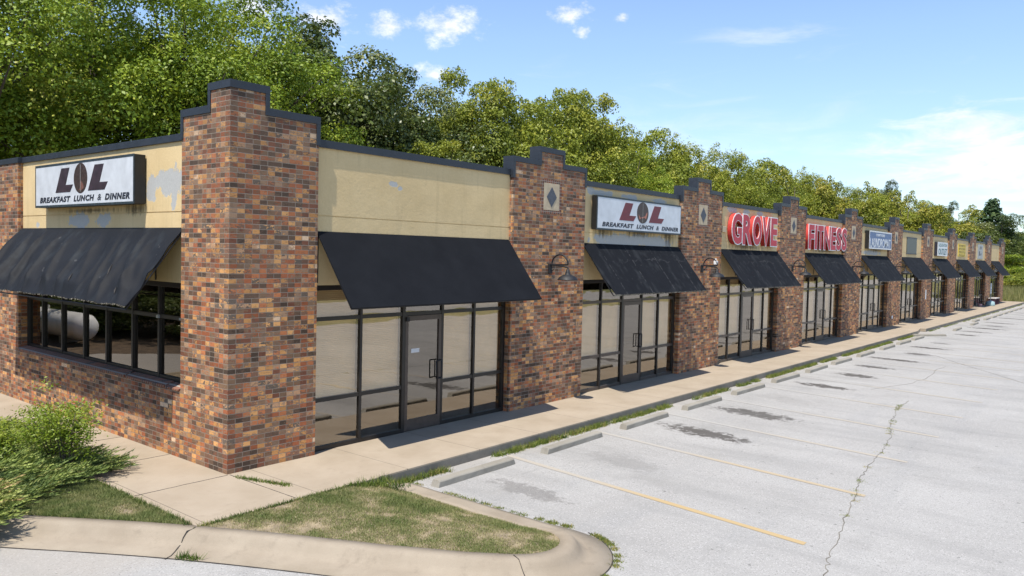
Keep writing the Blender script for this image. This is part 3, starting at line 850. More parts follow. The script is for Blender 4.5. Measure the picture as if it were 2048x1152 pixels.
# sloped rowlock sill, laid as three lengths with cracked joints
sl = []
for (a, b_, dz) in [(W0L+.02, 1.66, -.012), (1.69, 2.93, -.004), (2.97, WX-.01, .004)]:
    mb = MB(); mb.extrude([(-.022, .966), (-.022, 1.005+dz), (.135, 1.052+dz), (.135, .966)], 'y', a, b_)
    # extrude gives (u,w,v): u is x, w is y
    mb.build('brick_sill', M['brick_soldier'], lw, bevel=.003)

# shell: back, far end, roof, interior
mb = MB(); mb.box(TH+.001, XEND-TH-.001, YB-.25, YB, 0, H1-.3); mb.box(XEND-TH, XEND, TH+.001, YB, 0, H1-.3)
mb.build('rear_wall', M['stucco_side'], bld)
MB().box(TH+.03, XEND-TH-.03, .32, YB-.26, 4.05, 4.25).build('roof', M['roof'], bld)
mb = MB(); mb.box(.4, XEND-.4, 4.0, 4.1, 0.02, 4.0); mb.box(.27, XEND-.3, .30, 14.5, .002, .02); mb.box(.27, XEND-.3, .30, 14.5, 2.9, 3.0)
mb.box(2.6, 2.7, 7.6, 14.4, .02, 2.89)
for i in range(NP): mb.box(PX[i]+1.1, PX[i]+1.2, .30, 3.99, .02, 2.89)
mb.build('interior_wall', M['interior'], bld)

# --- storefronts
GY = .165
VX = [.03, .955, 1.875, 2.79, 3.62, None]


def storefront(a, b_, idx):
    L = b_-a
    fx = [.0, .935, 1.84, 2.77, 3.61, L-.07]
    wd = [.04, .048, .068, .050, .048, .07]
    f = MB()
    y0, y1 = GY-.036, GY+.06
    ZS, ZM, ZT, ZH = .07, .775, 1.975, 2.44
    f.box(0, L, y0-.01, y1+.01, ZH, 2.519)          # head
    for x, w_ in zip(fx, wd): f.box(x, x+w_, y0, y1, 0.001, ZH)
    root = f.build('storefront_window', M['frame'], bld, (a, 0, 0), bevel=.003)
    rm = M['frame_lt'] if idx else M['frame']
    for k in range(5):
        x0, x1 = fx[k]+wd[k], fx[k+1]
        MB().box(x0, x1, y0+.008, y1-.008, ZT, ZT+.06).build('window_rail', rm, root)
        if k != 2:
            MB().box(x0, x1, y0+.008, y1-.008, ZM-.03, ZM+.03).build('window_rail', rm, root)
            MB().box(x0, x1, y0+.004, y1-.004, 0.001, ZS).build('window_rail', rm, root)
    for k in range(5):
        x0, x1 = fx[k]+wd[k], fx[k+1]
        rows = [(ZT+.06, ZH)] if k == 2 else [(ZS, ZM-.03), (ZM+.03, ZT), (ZT+.06, ZH)]
        for z0, z1 in rows:
            g = MB(); g.box(x0+.001, x1-.001, GY-.004, GY+.004, z0+.001, z1-.001); g.build('pane', M['glass'], root)
            if z0 > ZS and idx in (0, 1, 2, 3, 4) and not (idx == 1 and z0 > ZT) and k != 2:
                bl = MB(); n = int((z1-z0)/.030); vs = []
                yb = GY+.075
                for q in range(n+1):
                    z = z0+(z1-z0)*q/n
                    vs += [(x0-.0, yb, z), (x1+.0, yb, z), (x0, yb+.006, z+.004), (x1, yb+.006, z+.004)]
                fs = []
                for q in range(n): fs += [(4*q+2, 4*q+3, 4*q+5, 4*q+4)]
                for q in range(n+1): fs += [(4*q, 4*q+1, 4*q+3, 4*q+2)]
                bl.add(vs, fs); bl.build('blind', M['blind'], root)
    # door
    dx0, dx1 = fx[2]+wd[2]+.004, fx[3]-.004
    d = MB(); yy0, yy1 = GY-.035, GY+.02
    d.box(dx0, dx0+.065, yy0, yy1, .012, ZT-.006); d.box(dx1-.065, dx1, yy0, yy1, .012, ZT-.006)
    d.box(dx0+.066, dx1-.066, yy0, yy1, .012, .20); d.box(dx0+.066, dx1-.066, yy0, yy1, ZT-.09, ZT-.006)
    door = d.build('door', M['frame_lt'], bld, (a, 0, 0), bevel=.002)
    g = MB(); g.box(dx0+.066, dx1-.066, GY-.012, GY-.004, .201, ZT-.091); g.build('pane', M['glass_door'], door)
    h = MB(); hx = dx1-.035
    h.tube([(hx, yy0, 1.16), (hx, yy0-.05, 1.165), (hx-.01, yy0-.06, 1.15), (hx-.01, yy0-.06, .86), (hx, yy0-.05, .845), (hx, yy0, .85)], .011, 8)
    h.tube([(hx-.135, yy0-.06, 1.16), (hx-.135, yy0-.06, .85)], .011, 8)
    h.tube([(hx-.01, yy0-.06, 1.16), (hx-.135, yy0-.06, 1.16)], .011, 8); h.tube([(hx-.01, yy0-.06, .85), (hx-.135, yy0-.06, .85)], .011, 8)
    h.build('handle', M['black'], door)
    if idx == 0:
        MB().box(dx0+.15, dx0+.34, GY-.0165, GY-.0125, 1.335, 1.405).build('notice', M['white'], door)
        MB().box(dx0+.0, dx0+.06, yy0-.03, yy0-.001, 1.88, 1.95).build('closer', M['black'], door)
    if idx == 1:
        MB().box((dx0+dx1)/2-.05, (dx0+dx1)/2+.05, GY-.0105, GY-.0055, 2.16, 2.26).build('sticker', M['red_ret'], door)
    if idx == 8:
        for q, (mm, xx) in enumerate([('red_face', .12), ('greenink', 1.15), ('greenink', 3.0), ('blue', 3.75)]):
            MB().box(xx, xx+.55, GY+.02, GY+.03, .3, 1.7-.15*q).build('poster', M[mm], root)


for i, (a, b_) in enumerate(bays): storefront(a, b_, i)

# --- side window
my = [1.25, 2.17, 3.03, 3.957, 4.829, 5.756, 6.645, 7.36]
f = MB(); x0, x1 = .148, .255
f.box(x0-.01, x1+.01, W0L+.001, WX-.001, 2.44, 2.519)
for k, y in enumerate(my):
    w_ = .055
    f.box(x0, x1, y+.010, y+w_+.006, 1.03, 2.44)
sidew = f.build('side_window', M['frame'], bld, bevel=.003)
for k in range(7):
    MB().box(x0+.008, x1-.008, my[k]+.061, my[k+1]+.010, 1.03, 1.09).build('window_rail', M['frame'], sidew)
    MB().box(x0+.008, x1-.008, my[k]+.061, my[k+1]+.010, 1.955, 2.015).build('window_rail', M['frame'], sidew)
for k in range(7):
    for z0, z1 in [(1.091, 1.954), (2.016, 2.439)]:
        MB().box(.192, .200, my[k]+.0612, my[k+1]+.0098, z0, z1).build('pane', M['glass_side'], sidew)
MB().box(.125, .157, 2.175, 2.235, 1.955, 2.005).box(.135, .157, 1.42, 1.56, 1.965, 1.995).build('bracket', M['fadepanel'], sidew)

# ------------------------------------------------------------------ awnings
AZT, AZB, AYB = 3.325, 2.235, -.775


def awning(mb, a, b_, worn, seed, sag=.006):
    L = b_-a
    def fn(u, v):      # v=0 bottom .. 1 top
        x = L*u; y = AYB+(REC-.022-AYB)*v; z = AZB+(AZT-AZB)*v
        k = math.sin(math.pi*v)
        z -= sag*k*(1+.6*math.sin(u*L*5.6))+.010*k*mnoise.noise(Vector((x*1.1+seed*9, v*2.5, seed)))
        if worn:
            z += .014*k*mnoise.noise(Vector((x*2.4+seed*5, v*1.2, 2+seed)))
            if v == 0: z += .012*mnoise.noise(Vector((x*5+seed*3, 0, 7)))
            if u < .06 and v < .30: x += .10*(1-u/.06)*(1-v/.30)
        return (x, y, z)
    mb.grid(fn, 56, 22, (0, .010, -.010))


def make_awning(a, b_, worn, seed, label, cat='awning'):
    root = empty('awning', (a+.03, 0, 0)); tag(root, label, cat, 'black canvas awnings over the shopfronts')
    L = b_-a-.06
    mb = MB(); awning(mb, 0, L, worn, seed); mb.build('canopy', M['cloth_worn'] if worn else M['cloth'], root)
    fr = MB()
    yy = REC-.02
    for x in (0.012, L-.012):
        fr.tube([(x, AYB+.03, AZB-.012), (x, yy-.02, AZT-.045)], .012, 6)
        fr.tube([(x, yy-.015, AZT-.06), (x, yy-.015, 2.56)], .012, 6)
    fr.tube([(0.012, AYB+.03, AZB-.014), (L-.012, AYB+.03, AZB-.014)], .012, 6)
    if worn: fr.tube([(L*.25, yy-.02, AZT-.06), (L*.25, yy-.02, 2.54)], .011, 6)
    fr.build('frame', M['black'], root)
    if worn:
        # frayed light threads along the lower hem
        rng = np.random.default_rng(seed); n = 420
        xs = rng.random(n)*L; xs[:90] = rng.random(90)*.25
        z0 = AZB+.0+rng.normal(0, .006, n); ln = .012+.022*rng.random(n)
        V = np.zeros((n, 3, 3)); V[:, 0] = np.c_[xs, np.full(n, AYB-.003), z0]; V[:, 1] = np.c_[xs+.012, np.full(n, AYB-.005), z0-.004]; V[:, 2] = np.c_[xs+rng.normal(0, .012, n), np.full(n, AYB-.006), z0-ln]
        npmesh('frayed_hem', V.reshape(-1, 3), 3, M['fray'], root)
    return root


aw_lab = ['clean taut black awning over the door nearest the corner pier', 'worn black awning with white fold lines and frayed corner under the white eatery sign', 'black awning with faint white creases under the GROVE letters',
          'black awning with a torn speck near its middle under the FITNESS letters', 'black awning under the blue laundromat sign', 'black awning under the blank dark wall panel', 'black awning under the white OUTLET sign',
          'black awning under the yellow wall panel', 'black awning with a bright white edge under the faded grey panel', 'farthest black awning with light streaks, at the end of the building']
for i, (a, b_) in enumerate(bays): make_awning(a, b_, i > 0, i+1, aw_lab[i])

# white bright edge on awning 9
side_aw = empty('awning', (0, 0, 0)); tag(side_aw, 'faded wrinkled black awning with torn sagging hem over the long side window', 'awning', 'black canvas awnings over the shopfronts')
SY0, SY1 = 1.285, 7.41


def side_fn(u, v):
    y = SY1+(SY0-SY1)*u
    XB = -.785
    x = XB+(REC-.022-XB)*v; z = AZB+(AZT-AZB)*v
    k = math.sin(math.pi*min(1, v*1.0))
    q = y+.55*(1-v)        # folds run slanted
    w1 = mnoise.noise(Vector((q*2.1, v*.6, 4)))
    w2 = 1-abs(mnoise.noise(Vector((q*1.45+5, v*.35, 8))))*2
    dz = .075*w1*(.4+.6*(1-v))+.085*max(0, w2)**3*(1-v*.5)
    env = min(1, (1-v)*3.5)*min(1, .22+v*4.5)*1.45
    tw = max(0, 1-(y-SY0)/2.9)       # more crumpled near the corner
    cz_ = mnoise.noise(Vector((q*1.3+2, v*.25, 11))); cz2 = mnoise.noise(Vector((q*3.1+7, v*.8, 13)))
    dz += (.050*max(0, 1-abs(cz_)*7)*(1-v*.6)+.030*max(0, 1-abs(cz2)*6)*(1-v))*min(1, v*6)
    dz += tw*(1-v)*.07*mnoise.noise(Vector((q*5, v*4.5, 1)))
    dz -= .05*tw*(1-v)**2
    z += dz*env*.62; x -= dz*env*.42
    if v == 0: z += .010*mnoise.noise(Vector((y*3, 0, 2)))
    return (x, y, z)


mb = MB(); mb.grid(side_fn, 260, 44, (.010, 0, -.010)); mb.build('canopy', M['cloth_side'], side_aw)
mb = MB()
for y in (SY0+.012, SY1-.012):
    mb.tube([(-.75, y, AZB-.05), (REC-.04, y, AZT-.06)], .012, 6); mb.tube([(REC-.035, y, AZT-.07), (REC-.035, y, 2.56)], .012, 6)
mb.tube([(-.75, SY0+.012, AZB-.06), (-.75, SY1-.012, AZB-.06)], .013, 6); mb.tube([(REC-.04, SY0+.8, AZT-.07), (REC-.04, SY0+.8, 2.54)], .012, 6)
mb.build('frame', M['black'], side_aw)
rng = np.random.default_rng(5); n = 420
ys = SY0+(SY1-SY0)*rng.random(n)**1.6; V = np.zeros((n, 3, 3))
base = np.array([side_fn((SY1-y)/(SY1-SY0), 0) for y in ys]); base[:, 0] -= .006
V[:, 0] = base+rng.normal(0, .006, (n, 3)); V[:, 1] = base+np.c_[np.zeros(n), .014*np.ones(n), -.004*np.ones(n)]; V[:, 2] = base+np.c_[rng.normal(0, .01, n), rng.normal(0, .012, n), -.008-.018*rng.random(n)]
npmesh('frayed_hem', V.reshape(-1, 3), 3, M['fray'], side_aw)
mb = MB()
for (y, v, L_) in [(3.35, .16, .22), (2.35, .30, .30), (1.75, .10, .16)]:      # open tears: slits of dark lining
    a = Vector(side_fn((SY1-y)/(SY1-SY0), v)); b2 = Vector(side_fn((SY1-y-L_*.5)/(SY1-SY0), min(1, v+L_*.55))); c = (a+b2)/2+Vector((-.004, .03, .0))
    o_ = Vector((-.006, 0, .005)); mb.add([a+o_, c+o_, b2+o_, (a+b2)/2+o_+Vector((-.003, -.012, .0)), a, c, b2], [(0, 1, 2, 3), (0, 4, 5, 1), (1, 5, 6, 2)])
mb.build('tear', M['tar'], side_aw)

# ------------------------------------------------------------------ text helper
def text_mesh(body, size, extrude, offset=0.0, shear=0.0, spacing=1.0, bevel=0.0, align='CENTER'):
    cu = D.curves.new('lettering', 'FONT'); cu.body = body; cu.size = size; cu.extrude = extrude; cu.offset = offset
    cu.shear = shear; cu.space_character = spacing; cu.align_x = align; cu.bevel_depth = bevel; cu.resolution_u = 4
    o = D.objects.new('tmp', cu); COL.objects.link(o)
    bpy.context.view_layer.update()
    me = D.meshes.new_from_object(o.evaluated_get(bpy.context.evaluated_depsgraph_get()))
    D.objects.remove(o); D.curves.remove(cu)
    return me


def place_text(body, cx, zc, width, height, depth0, depth1, m, parent, side=False, offset=0.0, shear=0.0, name='lettering', spacing=1.0, bbox=None):
    """fits text into width x height centred at (cx, zc); front at depth0, back at depth1; side text faces -x and reads towards -y"""
    me = text_mesh(body, 1.0, .5, offset, shear, spacing)
    n = len(me.vertices); co = np.zeros(n*3); me.vertices.foreach_get('co', co); co = co.reshape(-1, 3)
    lo, hi = (co.min(0), co.max(0)) if bbox is None else bbox
    sx, sy = width/(hi[0]-lo[0]), height/(hi[1]-lo[1])
    X = (co[:, 0]-(lo[0]+hi[0])/2)*sx; Zc = zc+(co[:, 1]-(lo[1]+hi[1])/2)*sy
    Dp = np.where(co[:, 2] > 0, depth0, depth1)
    out = np.c_[Dp, cx-X, Zc] if side else np.c_[cx+X, Dp, Zc]
    me.vertices.foreach_set('co', out.ravel()); me.materials.clear(); me.materials.append(m); me.update()
    o = D.objects.new(name, me); COL.objects.link(o); o.parent = parent
    if parent: o.location = (0, 0, 0)
    return o, (lo, hi)


# ------------------------------------------------------------------ signs
def cabinet(root, u0, u1, z0, z1, front, back, side, face_m, rim=.035, case_m=None, trim_m=None):
    """lit-box sign: case, retainer rim, face"""
    def bx(mb, a, b_, c, d, e, f_):
        if side: mb.box(c, d, a, b_, e, f_)
        else: mb.box(a, b_, c, d, e, f_)
    mb = MB(); bx(mb, u0, u1, front+.012, back, z0, z1); mb.build('cabinet', case_m or M['signblack'], root, bevel=.006)
    mb = MB()
    bx(mb, u0-.003, u1+.003, front, front+.0115, z1-rim, z1+.003); bx(mb, u0-.003, u1+.003, front, front+.0115, z0-.003, z0+rim)
    bx(mb, u0-.003, u0+rim*.7, front, front+.0115, z0+rim+.0005, z1-rim-.0005); bx(mb, u1-rim*.7, u1+.003, front, front+.0115, z0+rim+.0005, z1-rim-.0005)
    mb.build('retainer', trim_m or M['signteal'], root, bevel=.002)
    mb = MB(); bx(mb, u0+rim*.7+.0005, u1-rim*.7-.0005, front+.004, front+.0115, z0+rim+.0005, z1-rim-.0005); return mb.build('face', face_m, root)


def ell_pts(cx, cz, rx, rz, n=36): return [(cx+rx*math.cos(2*math.pi*k/n), cz+rz*math.sin(2*math.pi*k/n)) for k in range(n)]


def lol_sign(root, u0, u1, z0, z1, front, back, side, mL, mR):
    cabinet(root, u0, u1, z0, z1, front, back, side, M['white'])
    Wd, Hh = u1-u0, z1-z0
    f0 = front+.001; f1 = front+.004
    # local reading coordinate s: 0..1 left to right, h: 0..1 bottom to top
    U = (lambda s: u1-s*Wd) if side else (lambda s: u0+s*Wd)
    Zf = lambda h: z0+h*Hh
    ax = 'x' if side else 'y'
    def poly(mb, pts, a=f0, b_=f1):
        q = [(U(s), Zf(h)) for s, h in pts]
        mb.extrude(q, ax, a, b_)
    Lsh = [(0, 0), (.34, 1.0), (.80, 1.0), (.59, .30), (1.0, .30), (.84, 0)]
    for ox, mm in ((.236, mL), (.579, mR)):
        mb = MB(); poly(mb, [(ox+.190*x, .325+.55*y) for x, y in Lsh]); mb.build('lettering', mm, root)
    mb = MB(); cx, cz, rx, rz = .503, .615, .069, .335
    poly(mb, [(s, h) for s, h in ell_pts(cx, cz, rx, rz)]); mb.build('oval', M['coffee'], root)
    mb = MB()
    if not side:
        poly(mb, [(cx-.050, cz-.05), (cx-.028, cz-.16), (cx, cz-.13), (cx+.028, cz-.10), (cx+.052, cz+.04), (cx+.053, cz-.04), (cx+.040, cz-.19), (cx+.012, cz-.13), (cx, cz-.19), (cx-.015, cz-.15), (cx-.038, cz-.22)], f0-.001, f0)
    else:
        poly(mb, [(cx+.002, cz-.05), (cx+.030, cz-.14), (cx+.035, cz-.22), (cx+.012, cz-.27), (cx-.02, cz-.26), (cx, cz-.22)], f0-.001, f0)
    mb.build('oval_glow', M['orange'] if not side else simple('oval_glow_dark', (.16, .07, .05), .5), root)
    mb = MB(); poly(mb, [(cx-.0012, cz-.30), (cx-.0012, cz+.30), (cx+.0012, cz+.30), (cx+.0012, cz-.30)], f0-.0015, f0-.0005); mb.build('oval_line', M['fadepanel'], root)
    for wd_, sa, sb, off in (('BREAKFAST', .055, .400, .050), ('LUNCH', .432, .640, .050), ('&', .672, .708, .012), ('DINNER', .742, .965, .050)):
        place_text(wd_, U((sa+sb)/2), Zf(.170), Wd*(sb-sa), Hh*.135, f0, f1, M['ink'], root, side, offset=off, shear=.22, spacing=1.15)


s1 = empty('shop_sign'); tag(s1, 'white lit-box eatery sign with faded near-black lettering on the side wall', 'sign')
lol_sign(s1, 2.46, 6.265, 3.685, 4.435, -.115, REC-.02, True, M['dkmaroon'], M['dkmaroon'])
s2 = empty('shop_sign'); tag(s2, 'white lit-box eatery sign with maroon lettering over the second shopfront', 'sign')
lol_sign(s2, 8.757, 12.70, 3.635, 4.385, -.075, REC-.02, False, M['maroon'], M['maroon'])


def channel_letters(word, x0, x1, z0, z1, label, scales):
    root = empty('letter_sign'); tag(root, label, 'sign')
    n = len(word); ws = scales; tot = sum(ws); gap = .012
    x = x0
    for ch, s in zip(word, ws):
        w_ = (x1-x0)*s/tot
        cx = x+w_/2; zc = (z0+z1)/2; h = z1-z0
        body, bb = place_text(ch, cx, zc, w_-gap-.03, h-.03, -.070, REC-.02, M['red_ret'], root, offset=.045, name='letter')
        place_text(ch, cx, zc, w_-gap, h, -.082, -.0705, M['trimwhite'], body, offset=.055, name='letter_trim')
        place_text(ch, cx, zc, w_-gap-.060, h-.060, -.0845, -.0825, M['red_face'], body, offset=.036, name='letter_face')
        x += w_
    MB().box(x0-.36, x0-.12, REC-.06, REC-.004, (z0+z1)/2-.12, (z0+z1)/2+.05).build('junction_box', M['panel'], root, bevel=.008)
    return root


channel_letters('GROVE', 15.84, 19.42, 3.46, 4.405, 'red channel letters reading GROVE on the third bay', [1.08, 1.08, 1.05, 1.0, .86])
channel_letters('FITNESS', 22.38, 26.90, 3.44, 4.36, 'red channel letters reading FITNESS on the fourth bay', [.9, .42, .95, 1.15, .88, .95, .95])

s3 = empty('shop_sign'); tag(s3, 'blue lit-box sign reading LAUNDROMAT in white letters', 'sign')
cabinet(s3, 29.99, 33.68, 3.62, 4.40, -.115, REC-.02, False, M['blue'], .055, M['signblack'], M['trimwhite'])
place_text('COUNTRYSIDE', 31.75, 4.235, 1.45, .11, -.114, -.111, M['white'], s3, offset=.02)
place_text('LAUNDROMAT', 31.82, 3.89, 3.35, .40, -.114, -.111, M['white'], s3, offset=.01)
s4 = empty('wall_panel'); tag(s4, 'blank dark grey green panel on the sixth bay', 'sign panel')
mb = MB(); mb.box(37.43, 39.5, .045, REC-.004, 3.52, 4.31); mb.build('panel', M['greypanel'], s4, bevel=.004)
mb = MB(); mb.box(37.40, 39.53, .038, REC-.004, 4.311, 4.345); mb.box(37.40, 39.53, .038, REC-.004, 3.485, 3.519); mb.build('frame', M['slate'], s4)
s5 = empty('shop_sign'); tag(s5, 'white lit-box sign reading OUTLET in green blue letters', 'sign')
cabinet(s5, 43.95, 46.75, 3.48, 4.27, -.10, REC-.02, False, M['white'], .04, M['ink'], M['trimwhite'])
place_text('LIQUIDATION', 45.4, 4.09, 2.35, .20, -.099, -.096, M['greenink'], s5, offset=.02)
place_text('OUTLET', 45.4, 3.73, 2.35, .36, -.099, -.096, M['greenink'], s5, offset=.03)
s6 = empty('wall_panel'); tag(s6, 'yellow panel with four lines of small dark lettering on the eighth bay', 'sign panel')
MB().box(51.05, 53.55, .05, REC-.004, 3.51, 4.33).build('panel', M['yellow'], s6, bevel=.004)
mb = MB(); rr = random.Random(3)
for r_ in range(4):
    z = 4.21-.205*r_; x = 51.2
    while x < 53.35:
        wq = rr.uniform(.06, .13)
        for (a, b_, c, d) in rr.choice([[(0, .3, 0, 1), (0, 1, .75, 1)], [(0, .3, 0, 1), (.7, 1, 0, 1), (0, 1, .4, .6)], [(0, 1, 0, .25), (0, .3, 0, 1)], [(.35, .65, 0, 1), (0, 1, .75, 1)]]):
            mb.box(x+a*wq, x+b_*wq, .047, .0495, z-.06+c*.12, z-.06+d*.12)
        x += wq+.045
mb.build('lettering', simple('brown_ink', (.16, .11, .03), .6), s6)
s7 = empty('wall_panel'); tag(s7, 'faded grey panel with blurred dark marks on the ninth bay', 'sign panel')
MB().box(58.3, 60.45, .05, REC-.004, 3.43, 4.47).build('panel', M['fadepanel'], s7, bevel=.004)
mb = MB()
for (a, b_, c, d) in [(59.0, 59.25, 4.1, 4.33), (59.45, 59.7, 4.1, 4.33), (58.75, 59.1, 3.65, 4.0), (59.4, 59.75, 3.68, 3.85)]: mb.extrude([(a, c), (b_, c+.02), (b_+.05, d), (a+.04, d-.03)], 'y', .047, .0495)
mb.build('blurred_marks', M['slate'], s7)

# ------------------------------------------------------------------ wall lamps
def wall_lamp(x):
    root = empty('wall_lamp', (x, 0, 2.77))
    MB().box(-.05, .05, -.045, .0, -.10, .10).build('back_plate', M['black'], root, bevel=.012)
    mb = MB(); pts = [(0, -.045, .03)]; R0 = .20
    pts += [(0, -.06, .08)]
    for k in range(15):
        th = math.pi*(1-k/14); pts.append((0, -.262+R0*(-math.cos(th))*-1*-1 if False else -.262-R0*math.cos(math.pi-th)*-1*-1, .09+.20*math.sin(th)))
    mb.tube(pts+[(0, -.462, .04), (0, -.462, -.02)], .017, 8)
    mb.tube([(0, -.05, -.05), (0, -.11, -.02), (0, -.13, .04)], .008, 6)
    mb.build('gooseneck_arm', M['black'], root)
    sh = MB(); sh.lathe([(.028, .0), (.036, -.005), (.042, -.075), (.060, -.105), (.110, -.125), (.170, -.155), (.196, -.200), (.208, -.212), (.204, -.217), (.188, -.200), (.162, -.162), (.10, -.132), (.05, -.115), (.03, -.09)], 0, -.462, 28)
    sh.build('lamp_shade', M['black'], root)
    MB().lathe([(.022, -.10), (.030, -.14), (.032, -.165), (.020, -.19), (.002, -.195)], 0, -.462, 12).build('bulb', M['white'], root)
    return root


nthp = ['first', 'second', 'third', 'fourth', 'fifth', 'sixth', 'seventh', 'eighth', 'ninth']
lp0 = wall_lamp(PX[0]+WP/2-.01)
for i in range(9):
    o = lp0 if i == 0 else copy_tree(lp0)
    o.location = (PX[i]+WP/2-.01, 0, 2.77)
    tag(o, f'black gooseneck barn lamp on the {nthp[i]} brick pier after the corner', 'wall lamp', 'gooseneck lamps on the brick piers')
n1 = MB().box(-.045, .045, -.05, .045, -.05, .06).box(-.02, .02, -.02, .02, .06, .12).build('security_camera', M['trimwhite'], None, (PX[1]+WP/2+.02, -.40, 2.93), bevel=.015)
tag(n1, 'small white camera fixed to the lamp arm of the second pier', 'camera')
n2 = MB().box(-.11, .11, -.008, -.0005, -.26, .26).build('notice', M['white'], None, (PX[5]+1.15, -.003, 1.32)); tag(n2, 'tall narrow white notice pasted on a far brick pier', 'notice')
n3 = MB().box(-.10, .10, -.02, -.0005, -.07, .07).build('notice', M['white'], None, (PX[4]+1.0, -.003, .42), bevel=.004); tag(n3, 'small white plate low on the fifth brick pier', 'notice')

# ------------------------------------------------------------------ things on the far walkway
so = empty('standing_sign', (61.3, -.45, 0)); tag(so, 'white sign on a pole standing in a pale teal bucket base', 'sign')
MB().lathe([(.30, 0), (.32, .05), (.27, .30), (.10, .36), (.04, .40)], 0, 0, 20, cap=True).build('base', simple('pale_teal', (.28, .40, .42), .6), so)
MB().tube([(0, 0, .38), (0, 0, .95)], .025, 8).build('pole', M['fadepanel'], so)
MB().box(-.26, .26, -.02, .02, .90, 1.66).build('sign_board', M['white'], so, bevel=.01)
MB().box(-.14, .02, -.024, -.021, 1.38, 1.60).box(-.17, .17, -.024, -.021, 1.05, 1.10).box(-.17, .17, -.024, -.021, 1.18, 1.23).build('marks', M['blue'], so)
tb = empty('bench', (63.7, -.35, 0)); tag(tb, 'dark plum bench with a pale top by the last shopfront', 'bench')
MB().box(-1.0, 1.05, -.25, .25, .46, .52).build('seat', simple('pale_top', (.48, .45, .42), .7), tb, bevel=.01)
for x in (-.95, -.3, .35, .9): MB().box(x, x+.09, -.22, .22, 0, .459).build('leg', simple('plum_paint', (.07, .025, .045), .7), tb, bevel=.01)
MB().box(-.855, -.31, .10, .16, .05, .44).box(-.2, .34, .10, .16, .05, .44).box(.45, .89, .10, .16, .05, .44).build('back_board', simple('plum_board', (.06, .02, .04), .7), tb)
pk = empty('planter', (59.0, -.12, 0)); tag(pk, 'small pale pink pot on the walkway by the poster window', 'pot')
MB().lathe([(.10, 0), (.15, .16), (.16, .20), (.14, .20), (.12, .17)], 0, 0, 16, cap=False).build('pot', simple('pink_pot', (.55, .33, .33), .7), pk)
MB().lathe([(.0, .16), (.125, .17)], 0, 0, 16).build('soil', M['soil'], pk)

# ------------------------------------------------------------------ vegetation
def in_poly(P, poly):
    x, y = P[:, 0], P[:, 1]; ins = np.zeros(len(P), bool); n = len(poly)
    for i in range(n):
        x0, y0 = poly[i]; x1, y1 = poly[(i+1) % n]
        c = ((y0 > y) != (y1 > y)) & (x < (x1-x0)*(y-y0)/((y1-y0) if y1 != y0 else 1e-9)+x0)
        ins ^= c
    return ins


def vnoise(x, y, s, seed=0):
    return np.array([mnoise.noise(Vector((a*s+seed, b*s, seed*1.7))) for a, b in zip(x, y)])


def blades(name, P, z, h, m, seed, lean=.5, wd=.004, tone=None, kind='stuff', label=None, cat=None):
    rng = np.random.default_rng(seed); n = len(P)
    az = rng.random(n)*2*np.pi; ln = lean*rng.random(n)*h
    w = wd*(.6+.8*rng.random(n))
    a2 = rng.random(n)*2*np.pi
    B = np.c_[P, z]
    off = np.c_[np.cos(a2)*w, np.sin(a2)*w, np.zeros(n)]
    tip = B+np.c_[np.cos(az)*ln, np.sin(az)*ln, h]
    V = np.stack([B-off, B+off, tip], 1).reshape(-1, 3)
    if tone is None: tone = rng.random(n)
    o = npmesh(name, V, 3, m, attr=np.clip(tone, 0, 1))
    tag(o, label, cat, kind=kind); return o


kin = [(p.x, p.y) for p in kp]
isl = [p for p in kin if p[0] > -1.27 or p[1] < -1.58]
isl = [p for p in isl if p[1] < -1.56]+[(1.36, -1.557), (-1.22, -1.557)]
lft = [(-1.29, -1.45)]+[p for p in reversed([q for q in kin if q[1] > -1.45])]+[(-1.29, 8.7)]
def isl_z(x, y): a = min(1, max(0, (x-.55)/.80)); b_ = min(1, max(0, (y+4.80)/.8)); return -.010-.098*a*a*b_
def x_range(y):
    xs_ = []
    for (xa, ya), (xb, yb) in zip(isl, isl[1:]+isl[:1]):
        if (ya > y) != (yb > y): xs_.append(xa+(xb-xa)*(y-ya)/(yb-ya))
    return (min(xs_), max(xs_)) if len(xs_) > 1 else (.8, .85)
YA = min(p[1] for p in isl)+.004
def soil_fn(u, v):
    y = YA+(-1.560-YA)*v; a, b_ = x_range(y); x = a+(b_-a)*u; return (x, y, isl_z(x, y)+.002)
tag(MB().grid(soil_fn, 24, 60, (0, 0, -.08)).build('soil', M['soil']), kind='structure')
tag(MB().prism(lft, -.1, -.006).build('soil', M['soil']), kind='structure')
rng = np.random.default_rng(1)


def fill(poly, n, seed, mn, mx):
    r = np.random.default_rng(seed); P = np.c_[mn[0]+(mx[0]-mn[0])*r.random(n), mn[1]+(mx[1]-mn[1])*r.random(n)]
    return P[in_poly(P, poly)]


P = fill(isl, 150000, 2, (-1.3, -4.85), (1.45, -1.5))
nz = vnoise(P[:, 0], P[:, 1], 1.9, 3); nz2 = vnoise(P[:, 0], P[:, 1], 6.5, 5)
r = np.random.default_rng(8).random(len(P))
keep = r < np.clip(.95+nz*.9+nz2*.9, .12, 1); P, nz, nz2 = P[keep], nz[keep], nz2[keep]
r = np.random.default_rng(9).random(len(P))
tone = .40-nz*.42-nz2*.30+(r-.5)*.50
h = (.012+.022*r)*(1+nz*.6)
blades('grass', P, np.array([isl_z(a, b_) for a, b_ in P]), h, M['grass'], 4, 1.0, .0035, tone)
P = fill(lft, 230000, 12, (-3.2, -1.5), (-1.2, 1.9))
nz = vnoise(P[:, 0], P[:, 1], 2.2, 13); nz2 = vnoise(P[:, 0], P[:, 1], 6.5, 15)
r = np.random.default_rng(18).random(len(P)); keep = r < np.clip(.9+nz*.6+nz2*.6, .1, 1); P, nz, nz2 = P[keep], nz[keep], nz2[keep]
r = np.random.default_rng(19).random(len(P))
